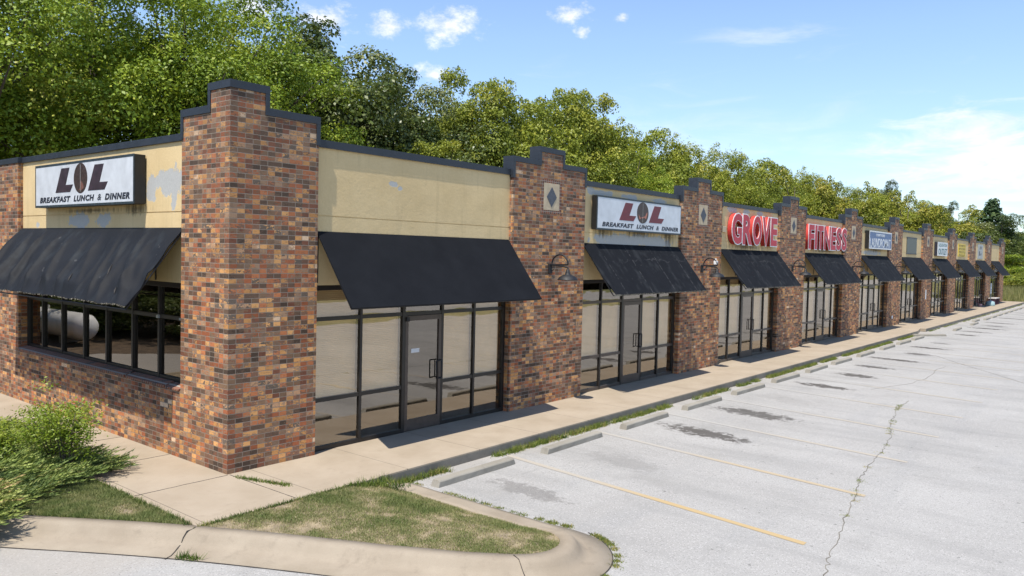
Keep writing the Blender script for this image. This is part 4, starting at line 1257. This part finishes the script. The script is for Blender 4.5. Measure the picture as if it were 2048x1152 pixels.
blades('grass', P, np.full(len(P), -.008), (.016+.030*r)*(1+nz*.5), M['grass'], 14, 1.0, .0038, .30-nz*.35-nz2*.3+(r-.5)*.5)


def weeds(name, centers, per, spread, h0, h1, seed, zb, tonec=.4):
    r = np.random.default_rng(seed); C = np.array(centers, float); C = C.reshape(-1, 2); n = len(C)*per
    P = np.repeat(C, per, 0)+r.normal(0, 1, (n, 2))*np.array(spread)
    hh = h0+(h1-h0)*r.random(n)**2
    tn = tonec+np.repeat(r.normal(0, .2, len(C)), per)+r.normal(0, .15, n)
    blades(name, P, np.full(n, zb), hh, M['weed'], seed+1, 1.1, .005, tn)


r = np.random.default_rng(3)
xs = 1.5+r.random(760)**1.15*30.5; dens = vnoise(xs, xs*0, .9, 2)
xs = xs[(dens > -.22)]
weeds('weeds', np.c_[xs, -1.60-.06*r.random(len(xs))], 46, (.05, .035), .015, .11, 31, LOTZ, .5)
xs = 35+r.random(200)*35; weeds('weeds', np.c_[xs, -1.60-.04*r.random(len(xs))], 22, (.1, .03), .015, .07, 32, LOTZ)
ci = [c for c in cr if r.random() < (.34 if mnoise.noise(Vector((c[0]*1.1, 0, 4))) > -.05 else .04) and 2.2 < c[0] < 14.3]
weeds('weeds', [(c[0], c[1]) for c in ci], 40, (.040, .036), .006, .03, 33, LOTZ, .80)
# weeds along the island gutter and at the walkway corner
g = []
for i, p in enumerate(kp):
    if p.x > .75 and p.y > -5.2 and r.random() < .55:
        d = (kp[min(i+1, len(kp)-1)]-kp[max(i-1, 0)]).normalized(); nn = Vector((-d.y, d.x))
        if nn.x < 0: nn = -nn
        wdt = .56-.165*flat_t(p.x, p.y)
        if p.y < -3.9: g += [(p.x+nn.x*(wdt+.05+.03*r.random()), p.y+nn.y*(wdt+.05)) for _ in range(3)]
        else: g.append((p.x+nn.x*(wdt+.04), p.y+nn.y*(wdt+.04)))
weeds('weeds', g, 46, (.028, .030), .008, .035, 34, LOTZ, .70)
weeds('weeds', [(.03+.02*i, -.25-.13*i*.5) for i in range(12)]+[(.1, -.5), (.2, -.8), (.28, -.95)], 55, (.025, .045), .01, .05, 35, 0, .35)
weeds('weeds', [(1.0, -1.62), (1.1, -1.66), (1.2, -1.70), (1.28, -1.85), (1.32, -1.66), (1.3, -2.0), (.9, -1.60)], 90, (.06, .05), .03, .15, 36, -.04, .22)
weeds('weeds', [(-1.2+.1*i, -1.56-.01*(i % 2)) for i in range(22)], 60, (.05, .015), .015, .06, 37, -.005, .3)
weeds('weeds', [(-1.62, -1.98), (-1.58, -2.06), (-1.65, -1.93)], 60, (.03, .03), .02, .09, 38, -.14, .35)
weeds('weeds', [(-1.31, -1.4+.11*i) for i in range(22)], 50, (.025, .05), .02, .07, 39, -.005, .25)


# sprays of juniper
def juniper(name, poly, seed, n_spray, hgt, dirv, label, zfn):
    r = np.random.default_rng(seed)
    P = np.array(poly); mn, mx = P.min(0), P.max(0)
    C = fill(poly, int(n_spray*2.2), seed, mn, mx)[:n_spray]
    n = len(C)
    edge = vnoise(C[:, 0], C[:, 1], 1.3, seed)
    z0 = np.array([zfn(x, y) for x, y in C])+edge*.10
    z0 = np.maximum(z0*(.55+.45*r.random(n)), .01)
    L = .22+.30*r.random(n)
    th = math.atan2(dirv[1], dirv[0])+r.normal(0, .42, n); el = .16+.42*r.random(n)+edge*.2
    A = np.c_[np.cos(th)*np.cos(el), np.sin(th)*np.cos(el), np.sin(el)]
    S = np.c_[C, z0]
    K = 22
    tpar = (np.arange(K)+.5)/K
    base = S[:, None, :]+A[:, None, :]*(L[:, None]*tpar[None, :])[..., None]
    base[..., 2] -= .10*(tpar**2)[None, :]*L[:, None]
    side = np.cross(A, np.array([0, 0, 1.0])); side /= np.linalg.norm(side, axis=1)[:, None]
    upv = np.cross(side, A)
    ang = r.random((n, K))*2*np.pi
    rad = side[:, None, :]*np.cos(ang)[..., None]+upv[:, None, :]*np.sin(ang)[..., None]
    nl = (.050+.045*r.random((n, K)))*(1-.5*tpar)[None, :]
    tip = base+rad*nl[..., None]*.55+A[:, None, :]*(nl*1.3)[..., None]
    wv = np.cross(rad, A[:, None, :])*.0085
    V = np.stack([base-wv, base+wv, tip], 2).reshape(-1, 3)
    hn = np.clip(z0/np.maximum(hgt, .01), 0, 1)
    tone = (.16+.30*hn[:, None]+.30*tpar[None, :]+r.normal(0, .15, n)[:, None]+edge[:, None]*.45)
    dead = r.random(n) < .03; tone[dead] = 1.0
    root = empty(name, (0, 0, 0)); tag(root, label, 'shrub', 'low junipers in the planting bed')
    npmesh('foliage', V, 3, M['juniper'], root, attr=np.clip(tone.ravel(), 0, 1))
    mb = MB()
    for k in range(0, n, max(1, n//70)):
        mb.tube([(C[k, 0]-dirv[0]*.3, C[k, 1]-dirv[1]*.3, .0), (C[k, 0], C[k, 1], z0[k]*.7), tuple(S[k]+A[k]*L[k]*.8)], [.012, .008, .003], 5)
    mb.build('stem', M['bark'], root)
    return root


jp = [(-.95, 1.30), (-1.1, 1.14), (-1.5, .98), (-1.9, .80), (-2.25, .62), (-2.5, .55), (-3.3, 1.3), (-4.6, 3.3), (-4.6, 6.0), (-2.0, 6.0), (-1.25, 4.2), (-1.15, 2.6), (-1.0, 1.7)]
jz = lambda x, y: .05+.12*min(1, max(0, (y-(.62-.30*(x+2.2))*1.0)/1.0))*min(1, max(.15, (-.75-x)/.6))
juniper('juniper_shrub', jp, 41, 5200, .36, (.75, -.55), 'wide spreading green juniper beside the side walk', jz)
jp2 = [(-2.78, .05), (-2.50, .40), (-2.55, .75), (-3.1, 1.2), (-3.8, 1.3), (-3.7, .4), (-3.1, -.1)]
juniper('juniper_shrub', jp2, 47, 900, .16, (.45, -.75), 'small low juniper hanging over the concrete kerb', lambda x, y: .03+.13*min(1, max(0, (y+.05)/.6)))


def leaves(C, size, seed, droop=.2, up=.6, aspect=.55, out=None):
    """quad leaves (diamonds) at points C with random orientation biased upward"""
    r = np.random.default_rng(seed); n = len(C)
    nrm = r.normal(0, 1, (n, 3))
    if out is not None: nrm = nrm*.55+out*.9
    else: nrm[:, 2] = np.abs(nrm[:, 2])
    nrm[:, 2] += up; nrm /= np.linalg.norm(nrm, axis=1)[:, None]
    d = r.normal(0, 1, (n, 3)); d[:, 2] -= droop; d -= nrm*(d*nrm).sum(1)[:, None]; d /= np.linalg.norm(d, axis=1)[:, None]
    s = np.cross(nrm, d); L = size*(.6+.8*r.random(n)); Wd = L*aspect
    a = C-d*(L*.5)[:, None]; c = C+d*(L*.5)[:, None]
    b_ = C+s*(Wd*.5)[:, None]+nrm*(L*.10)[:, None]; e = C-s*(Wd*.5)[:, None]+nrm*(L*.10)[:, None]
    return np.stack([a, b_, c, e], 1).reshape(-1, 3)


def shrub(loc, H_, Rr, seed, label, nst=7, nl=2600):
    root = empty('leafy_shrub', loc); tag(root, label, 'shrub')
    r = np.random.default_rng(seed); mb = MB(); C = []; T = []
    for k in range(nst):
        a = 2*np.pi*k/nst+r.random()*.8; q = Rr*(.35+.65*r.random()); hh = H_*(.6+.4*r.random())
        tip = Vector((math.cos(a)*q, math.sin(a)*q, hh)); mid = Vector((tip.x*.4, tip.y*.4, hh*.55))
        mb.tube([(0.03*math.cos(a), .03*math.sin(a), 0), mid, tip], [.012, .009, .004], 5)
        for j in range(6):
            c = mid.lerp(tip, .25+.9*j/6)+Vector(r.normal(0, .09, 3)); nj = nl//(nst*6)
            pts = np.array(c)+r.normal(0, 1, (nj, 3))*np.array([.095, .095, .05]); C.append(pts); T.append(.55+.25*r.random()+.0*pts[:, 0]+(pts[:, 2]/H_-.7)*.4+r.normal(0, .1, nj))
    mb.build('stem', M['bark'], root)
    C = np.concatenate(C); C[:, 2] = np.maximum(C[:, 2], .03)
    npmesh('foliage', leaves(C, .042, seed+1, .1, .7, .45), 4, M['nandina'], root, attr=np.clip(np.concatenate(T), 0, 1))
    return root


shrub((-1.42, 1.85, 0), .98, .42, 61, 'upright bright green leafy shrub in front of the side window', 8, 3000)
shrub((-1.50, 1.30, 0), .92, .34, 67, 'slim leafy shrub nearest the walk, beside the taller one', 6, 2600)
shrub((-2.05, 2.5, 0), .55, .40, 64, 'lower dense leafy shrub at the left edge of the bed', 8, 3600)


# trees ---------------------------------------------------------------------------------
def tree_mesh(seed, m, n_leaf=16000, leaf=.20, crown=(3.4, 3.4, 4.6), cz=8.2, lumps=75, lump_r=(.6, 1.25), droop=.3, top=13.0, conifer=False, up=.7, aspect=.6, feather=0.0):
    """tree of nominal height `top`; returns trunk object and crown object at origin"""
    r = np.random.default_rng(seed)
    C = []
    while len(C) < lumps:
        p = r.normal(0, 1, 3); p /= np.linalg.norm(p); q = r.random()**.42
        x = p*q*np.array(crown); z = cz+x[2]
        if conifer:
            hh = r.random()**1.3; rr = crown[0]*(1-hh)**.9*(.3+.7*r.random()); a = r.random()*6.28
            C.append((rr*math.cos(a), rr*math.sin(a), 1.5+hh*(top-2.0))); continue
        fac = 1.0-.35*max(0, (z-cz)/crown[2])
        C.append((x[0]*fac, x[1]*fac, z))
    C = np.array(C)
    nb = lumps if conifer else int(lumps*.30)
    rad = lump_r[0]+(lump_r[1]-lump_r[0])*r.random(lumps)
    if conifer: rad *= .8
    else:
        rad[:nb] = lump_r[1]*(.85+.55*r.random(nb))
        rad *= (1.08-.40*np.clip((C[:, 2]-cz)/crown[2], 0, 1))
        # small ragged sprays sit on the outside of the big boughs
        for k in range(nb, lumps):
            h = r.integers(0, nb); d = r.normal(0, 1, 3); d[2] = abs(d[2])*.8; d /= np.linalg.norm(d)
            C[k] = C[h]+d*rad[h]*(.85+.35*r.random()); rad[k] = lump_r[0]*(.55+.5*r.random())
        ztop = (C[:, 2]+rad*.8).max(); C[:, 2] -= max(0, ztop-top)
    wts = rad**2; cnt = (n_leaf*wts/wts.sum()).astype(int)
    pts = []; tone = []; outn = []
    lt = r.normal(0, .16, lumps)
    for k in range(lumps):
        d = r.normal(0, 1, (cnt[k], 3)); d /= np.linalg.norm(d, axis=1)[:, None]
        d[:, 2] = np.where(d[:, 2] < -.45, -d[:, 2], d[:, 2])
        bum = np.sin(d[:, 0]*6+k)*np.cos(d[:, 1]*6+k*2)+np.sin(d[:, 2]*8+d[:, 0]*5+k*3)*.6
        q = rad[k]*(.70+.32*r.random(cnt[k])**.5)*(1+.16*bum)
        p = C[k]+d*q[:, None]*np.array([1, 1, .92])
        p += r.normal(0, .05, p.shape)
        if feather: p[:, 2] += feather*.35*np.clip(q-rad[k]*.8, 0, 1)*2*r.random(cnt[k])
        pts.append(p); outn.append(d); tone.append(.46+lt[k]+r.normal(0, .12, cnt[k]))
    pts = np.concatenate(pts); tone = np.concatenate(tone); outn = np.concatenate(outn)
    bad = r.random(len(pts)) < .02; tone[bad] = .95
    V = leaves(pts, leaf, seed+3, droop, up*.45, aspect, outn)
    mb = MB()
    mb.tube([(0, 0, -.5), (.05, .02, 1.5), (.12, -.06, cz*.55), (.05, .05, cz), (0, 0, top*.86)], [.26, .21, .16, .10, .02], 9)
    order = r.permutation(lumps)[:22]
    for k in order:
        c = C[k]; zb = max(1.8, min(c[2]-1.2, cz*.45+.35*c[2]-.2)); f = zb/top
        s = Vector((.1*(1-f), -.03, zb)); e = Vector(c); mid = s.lerp(e, .5)+Vector((0, 0, -.25))
        mb.tube([s, mid, e], [.085*(1.1-f), .05, .012], 6)
    return V, tone, mb


protos = {}


def proto(kind):
    if kind in protos: return protos[kind]
    K = dict(bright=dict(seed=101, m='leaf_bright', n_leaf=60000, leaf=.112, crown=(4.4, 4.4, 5.3), lumps=190, lump_r=(.5, .92), cz=7.6),
             bright2=dict(seed=108, m='leaf_bright', n_leaf=56000, leaf=.108, crown=(4.0, 4.0, 5.4), lumps=180, lump_r=(.45, .88), cz=7.4),
             dark=dict(seed=117, m='leaf_dark', n_leaf=46000, leaf=.165, crown=(4.1, 4.1, 4.9), lumps=115, lump_r=(.6, 1.2), cz=7.9),
             olive=dict(seed=123, m='leaf_olive', n_leaf=44000, leaf=.15, crown=(3.7, 3.7, 5.2), lumps=140, lump_r=(.5, 1.0), cz=7.6),
             olive2=dict(seed=137, m='leaf_olive', n_leaf=40000, leaf=.19, crown=(4.5, 4.5, 5.0), lumps=150, lump_r=(.55, 1.15), cz=8.0),
             feather=dict(seed=141, m='leaf_olive', n_leaf=38000, leaf=.21, crown=(4.7, 4.7, 5.0), lumps=170, lump_r=(.45, 1.0), cz=8.2, feather=1.2, aspect=.35),
             yellow=dict(seed=149, m='leaf_yellow', n_leaf=36000, leaf=.25, crown=(5.4, 5.4, 5.0), lumps=140, lump_r=(.7, 1.25), cz=8.3, aspect=.5),
             conifer=dict(seed=151, m='leaf_conifer', n_leaf=12000, leaf=.34, crown=(4.6, 4.6, 4.6), lumps=260, lump_r=(.5, .9), cz=7.0, conifer=True))[kind]
    mm = M[K.pop('m')]
    V, tone, mb = tree_mesh(m=mm, **K)
    root = empty('tree'); mb.build('trunk', M['bark'], root); npmesh('crown', V, 4, mm, root, attr=np.clip(tone, 0, 1))
    protos[kind] = [root, False]
    return protos[kind]


EL = [(2.0, 3.2), (6.2, 3.0), (7.2, 2.9), (8.0, 3.0), (8.6, 3.0), (10.2, 3.9), (12.5, 4.7), (14.3, 5.3), (16.5, 5.3), (19.3, 6.2), (21.5, 6.8), (23.7, 7.9), (26, 8.0), (27.8, 8.6), (30.7, 9.6), (33.3, 11.7), (35.8, 12.2), (38.4, 11.0), (40.1, 11.3), (42.7, 13.4), (44.5, 11.2), (46.2, 11.6), (48.3, 13.6), (50.2, 14.2), (53.4, 15.6), (54.5, 15.2), (57, 16.6), (62, 18.6), (75, 20)]


def put_tree(kind, az, y, label, hf=1.0, wf=1.0, x=None, group='woodland trees behind the shops', cat='tree', name=None, rot=None):
    pr = proto(kind)
    if x is None: x = CX+(y-CY)/math.tan(R_(az))
    azz = math.degrees(math.atan2(y-CY, x-CX)); dist = math.hypot(x-CX, y-CY)
    el = np.interp(azz, [e[0] for e in EL], [e[1] for e in EL])
    H_ = (CZ+.42+dist*math.tan(R_(el)))*hf
    o = pr[0] if not pr[1] else copy_tree(pr[0])
    pr[1] = True
    s = H_/13.0
    o.location = (x, y, -.42); o.scale = (s*wf, s*wf, s); o.rotation_euler = (0, 0, rot if rot is not None else random.random()*6.28)
    tag(o, label, cat, group)
    return o


TR = [
    ('bright2', 73.5, 23, 'yellow-green tree at the left edge of the picture, above the far side wall', 1.0, 1.0),
    ('bright', 67.5, 24.5, 'bright green tree behind the white sign on the side wall', 1.02, 1.1),
    ('bright2', 62.0, 23, 'bright green tree between the side sign and the corner pier', 1.02, 1.05),
    ('bright', 59.0, 25, 'tall bright green tree directly behind the corner pier', 1.0, 1.1),
    ('dark', 53.0, 27, 'tall dark glossy oak just right of the corner pier', 1.02, 1.05),
    ('bright2', 50.8, 21.5, 'shorter bright green tree in front of the dark oaks', .70, .85),
    ('dark', 47.6, 27, 'dark oak right of the tallest oak, above the first stucco panel', 1.0, 1.0),
    ('olive', 45.2, 22.5, 'rounded light green tree in front of the second dark oak', .80, 1.0),
    ('olive', 42.6, 26, 'slim pointed yellow-green tree above the first stucco panel', 1.0, .85),
    ('olive2', 40.4, 25, 'broad olive tree left of the first stepped brick pier', .96, .9),
    ('olive2', 38.2, 25.5, 'low olive green tree behind the first stepped pier', .97, .9),
    ('olive', 35.8, 26, 'tall yellow-green tree right of the first stepped pier', 1.0, 1.0),
    ('olive', 33.4, 26, 'tall yellow-green tree above the second eatery sign', .98, .9),
    ('bright2', 31.0, 23.5, 'pale green bushy tree above the second awning', .86, 1.0),
    ('olive2', 30.2, 27, 'olive tree above the second brick pier from the corner', .97, .9),
    ('feather', 27.6, 26, 'feathery green tree with upswept branches above the GROVE letters', 1.0, .95),
    ('bright', 26.6, 23, 'yellow-green bushy tree in front of the feathery one', .74, .9),
    ('feather', 24.2, 26, 'feathery tree with long twigs against the sky, above the third pier', 1.0, .9),
    ('feather', 21.8, 25, 'feathery green tree above the FITNESS letters', .98, 1.0),
    ('yellow', 19.6, 24, 'yellowing tree above the fourth brick pier', .98, .95),
    ('olive2', 20.6, 29, 'olive tree filling the gap above the FITNESS letters', 1.04, 1.0),
    ('feather', 19.0, 28, 'green tree between the FITNESS and laundromat bays', 1.02, .9),
    ('yellow', 17.8, 25, 'yellowing tree above the laundromat sign', 1.0, .9),
    ('feather', 16.2, 28, 'green tree behind the yellowing trees above the fifth pier', 1.0, .85),
    ('yellow', 14.6, 24, 'yellow-green broad tree above the blank dark panel', 1.0, .85),
    ('dark', 13.9, 34, 'dark green crown rising among the yellowing trees', 1.02, .6),
    ('yellow', 12.8, 23, 'yellow-green tree above the OUTLET sign', .97, .85),
    ('olive2', 11.6, 24, 'olive tree above the yellow panel', .95, .8),
    ('olive2', 9.0, 21, 'olive tree above the faded grey panel', 1.04, .8),
    ('dark', 10.2, 30, 'small dark green tree left of the lone conifer', 1.0, .6),
]
for k in TR: put_tree(k[0], k[1], k[2], k[3], k[4], k[5])
# second row fills the gaps
fill_lab = ['tree of the second row glimpsed left of the corner pier', 'tree of the second row glimpsed behind the corner pier', 'tree of the second row behind the dark oaks', 'tree of the second row behind the slim pointed tree',
            'tree of the second row behind the first stepped pier', 'tree of the second row behind the second eatery sign', 'tree of the second row behind the second brick pier', 'tree of the second row behind the GROVE letters',
            'tree of the second row behind the third pier', 'tree of the second row behind the FITNESS letters', 'tree of the second row behind the laundromat', 'tree of the second row behind the blank panel']
for az, kd, lb in zip([69, 59.5, 50, 43.8, 38.8, 34.5, 32, 28.8, 25.5, 21.0, 18.6, 15.4], ['bright', 'bright', 'bright2', 'olive2', 'olive', 'olive2', 'olive', 'olive2', 'yellow', 'olive2', 'olive2', 'feather'], fill_lab):
    put_tree(kd, az, 32, lb, .86, 1.15)
# beyond the end of the building
FAR = [('dark', 118, 15, 11.6, 1.2, 'dark tree beyond the far end of the shops, nearest the wall'), ('conifer', 128, 8.9, 13.0, 1.3, 'dark pointed conifer standing above the far treeline'),
       ('yellow', 112, 10.5, 11.2, 1.3, 'yellow-green tree beyond the far end, left of the conifer'), ('dark', 112, 5.5, 9.8, 1.5, 'dark green tree beyond the end of the shops, right of the conifer'),
       ('bright', 118, 1.2, 10.4, 1.3, 'bright green tree at the right edge of the picture'), ('dark', 124, -1.5, 10.6, 1.0, 'dark green tree cut by the right edge of the picture'), ('bright2', 132, 4.0, 9.6, 1.2, 'green tree far beyond the end of the walkway'),
       ('yellow', 100, 14, 11.6, 1.1, 'yellowing tree just behind the last awning'), ('olive2', 104, 18, 12.6, 1.1, 'broad olive tree behind the last bays'), ('yellow', 92, 19.5, 11.8, 1.1, 'yellowing tree behind the faded grey panel')]
for kd, x, y, H_, wf, lb in FAR:
    o = put_tree(kd, 0, y, lb, x=x); s = H_/13; o.scale = (s*wf, s*wf, s)
# woods to the left (seen mirrored in the side window) and across the road (mirrored in the shopfronts)
LEFT = [('dark', -6.5, 30), ('bright2', -12, 27), ('dark', -18, 25), ('bright', -24, 21), ('dark', -30, 16), ('olive', -9, 36), ('dark', -16, 33)]
dl = ['beyond the gas tank', 'left of the gas tank', 'second from the gas tank', 'third from the gas tank', 'farthest to the left', 'behind the tank in the second row', 'in the second row to the left']
for (kd, x, y), l_ in zip(LEFT, dl):
    o = put_tree(kd, 0, y, 'tree of the wood facing the side window, '+l_, x=x, group='trees of the wood facing the side window'); s = random.uniform(.8, 1.0); o.scale = (s*1.15, s*1.15, s)
# shrubs in the field at the far end
def bush(x, y, H_, Wd, kd, label):
    o = put_tree(kd, 0, y, label, x=x, group='bushes in the field beyond the shops', cat='bush'); o.name = 'bush'; s = H_/13
    o.scale = (Wd/8, Wd/8, s); o.location.z = -.42-s*3.0
for x, y, H_, Wd, kd, l_ in [(96, 4.5, 4.4, 9, 'olive2', 'olive bush in the tall grass right of the last awning'), (90, 9, 5.2, 9, 'yellow', 'yellow-green bush against the end wall of the shops'), (98, 1.2, 3.6, 9, 'olive', 'low green bush in the tall grass near the right edge'),
                             (104, -2.5, 4.6, 10, 'bright2', 'green bush cut by the right edge of the picture'), (108, 5, 6.4, 11, 'bright', 'taller green thicket behind the bushes of the field'), (100, 12, 6.0, 11, 'olive2', 'thicket half hidden by the end wall')]:
    bush(x, y, H_, Wd, kd, l_)
for x, y, H_, Wd, kd, l_ in [(-7.2, 20.5, 3.6, 6, 'dark', 'behind the gas tank'), (-3.2, 26, 4.5, 7, 'dark', 'beyond the end of the gas tank'), (-8.8, 17.2, 3.2, 5, 'dark', 'between the gas tank and the driveway'), (-11, 15, 3.4, 5.5, 'dark', 'at the bend of the driveway'), (-13.5, 11.5, 3.4, 6, 'dark', 'along the left side of the driveway'), (-.5, 28, 4.5, 7, 'dark', 'close behind the building')]:
    bush(x, y, H_, Wd, kd, 'bush of the wood edge '+l_)
# tall grass
r = np.random.default_rng(77); n = 60000
P = np.c_[74+r.random(n)**.8*30, -6+r.random(n)*16]
tn = .35+.5*vnoise(P[::20, 0], P[::20, 1], .35, 3).repeat(20)[:n]+r.normal(0, .15, n)
hh = (.35+.75*r.random(n))*(.6+.6*np.clip((P[:, 0]-76)/8, 0, 1))*(.9+.5*vnoise(P[::20, 0], P[::20, 1], .5, 9).repeat(20)[:n])
blades('tall_grass', P, np.full(n, -.42), hh+.25, M['tallgrass'], 78, .5, .03, tn)
# mown verge between lot and road, and verge by the end of the walk
sheet('grass_verge', [(-60, -21), (100, -21), (100, -17.2), (-60, -17.2)], -.20, M['field'], -.41)

# gas tank by the wood, outside the frame, mirrored in the side window
tk = empty('gas_tank', (-4.45, 19.0, -.15)); tag(tk, 'long white gas tank on two legs facing the side window', 'tank')
mb = MB(); prf = []
Lh, Rt = 2.6, .42
for k in range(9): th = math.pi/2*k/8; prf.append((Rt*math.sin(th), -Lh-.38*math.cos(th)))
prf += [(Rt, 0)]
for k in range(9): th = math.pi/2*(1-k/8); prf.append((Rt*math.sin(th), Lh+.38*math.cos(th)))
n = 28
vs = [(rr_*math.cos(2*math.pi*k/n), zz_,   .58+rr_*math.sin(2*math.pi*k/n)) for rr_, zz_ in prf for k in range(n)]
fs = [(i*n+k, i*n+(k+1) % n, (i+1)*n+(k+1) % n, (i+1)*n+k) for i in range(len(prf)-1) for k in range(n)]
mb.add(vs, fs, True).build('vessel', simple('white_enamel', (.75, .75, .74), .35, 0, 4, .1), tk)
for y in (-1.5, 1.5): MB().box(-.28, .28, y-.08, y+.08, 0, .30).build('leg', M['stop'], tk)
MB().lathe([(.09, .96), (.09, 1.08), (.07, 1.10), (0, 1.10)], 0, .3, 12).build('valve_cap', M['fadepanel'], tk)
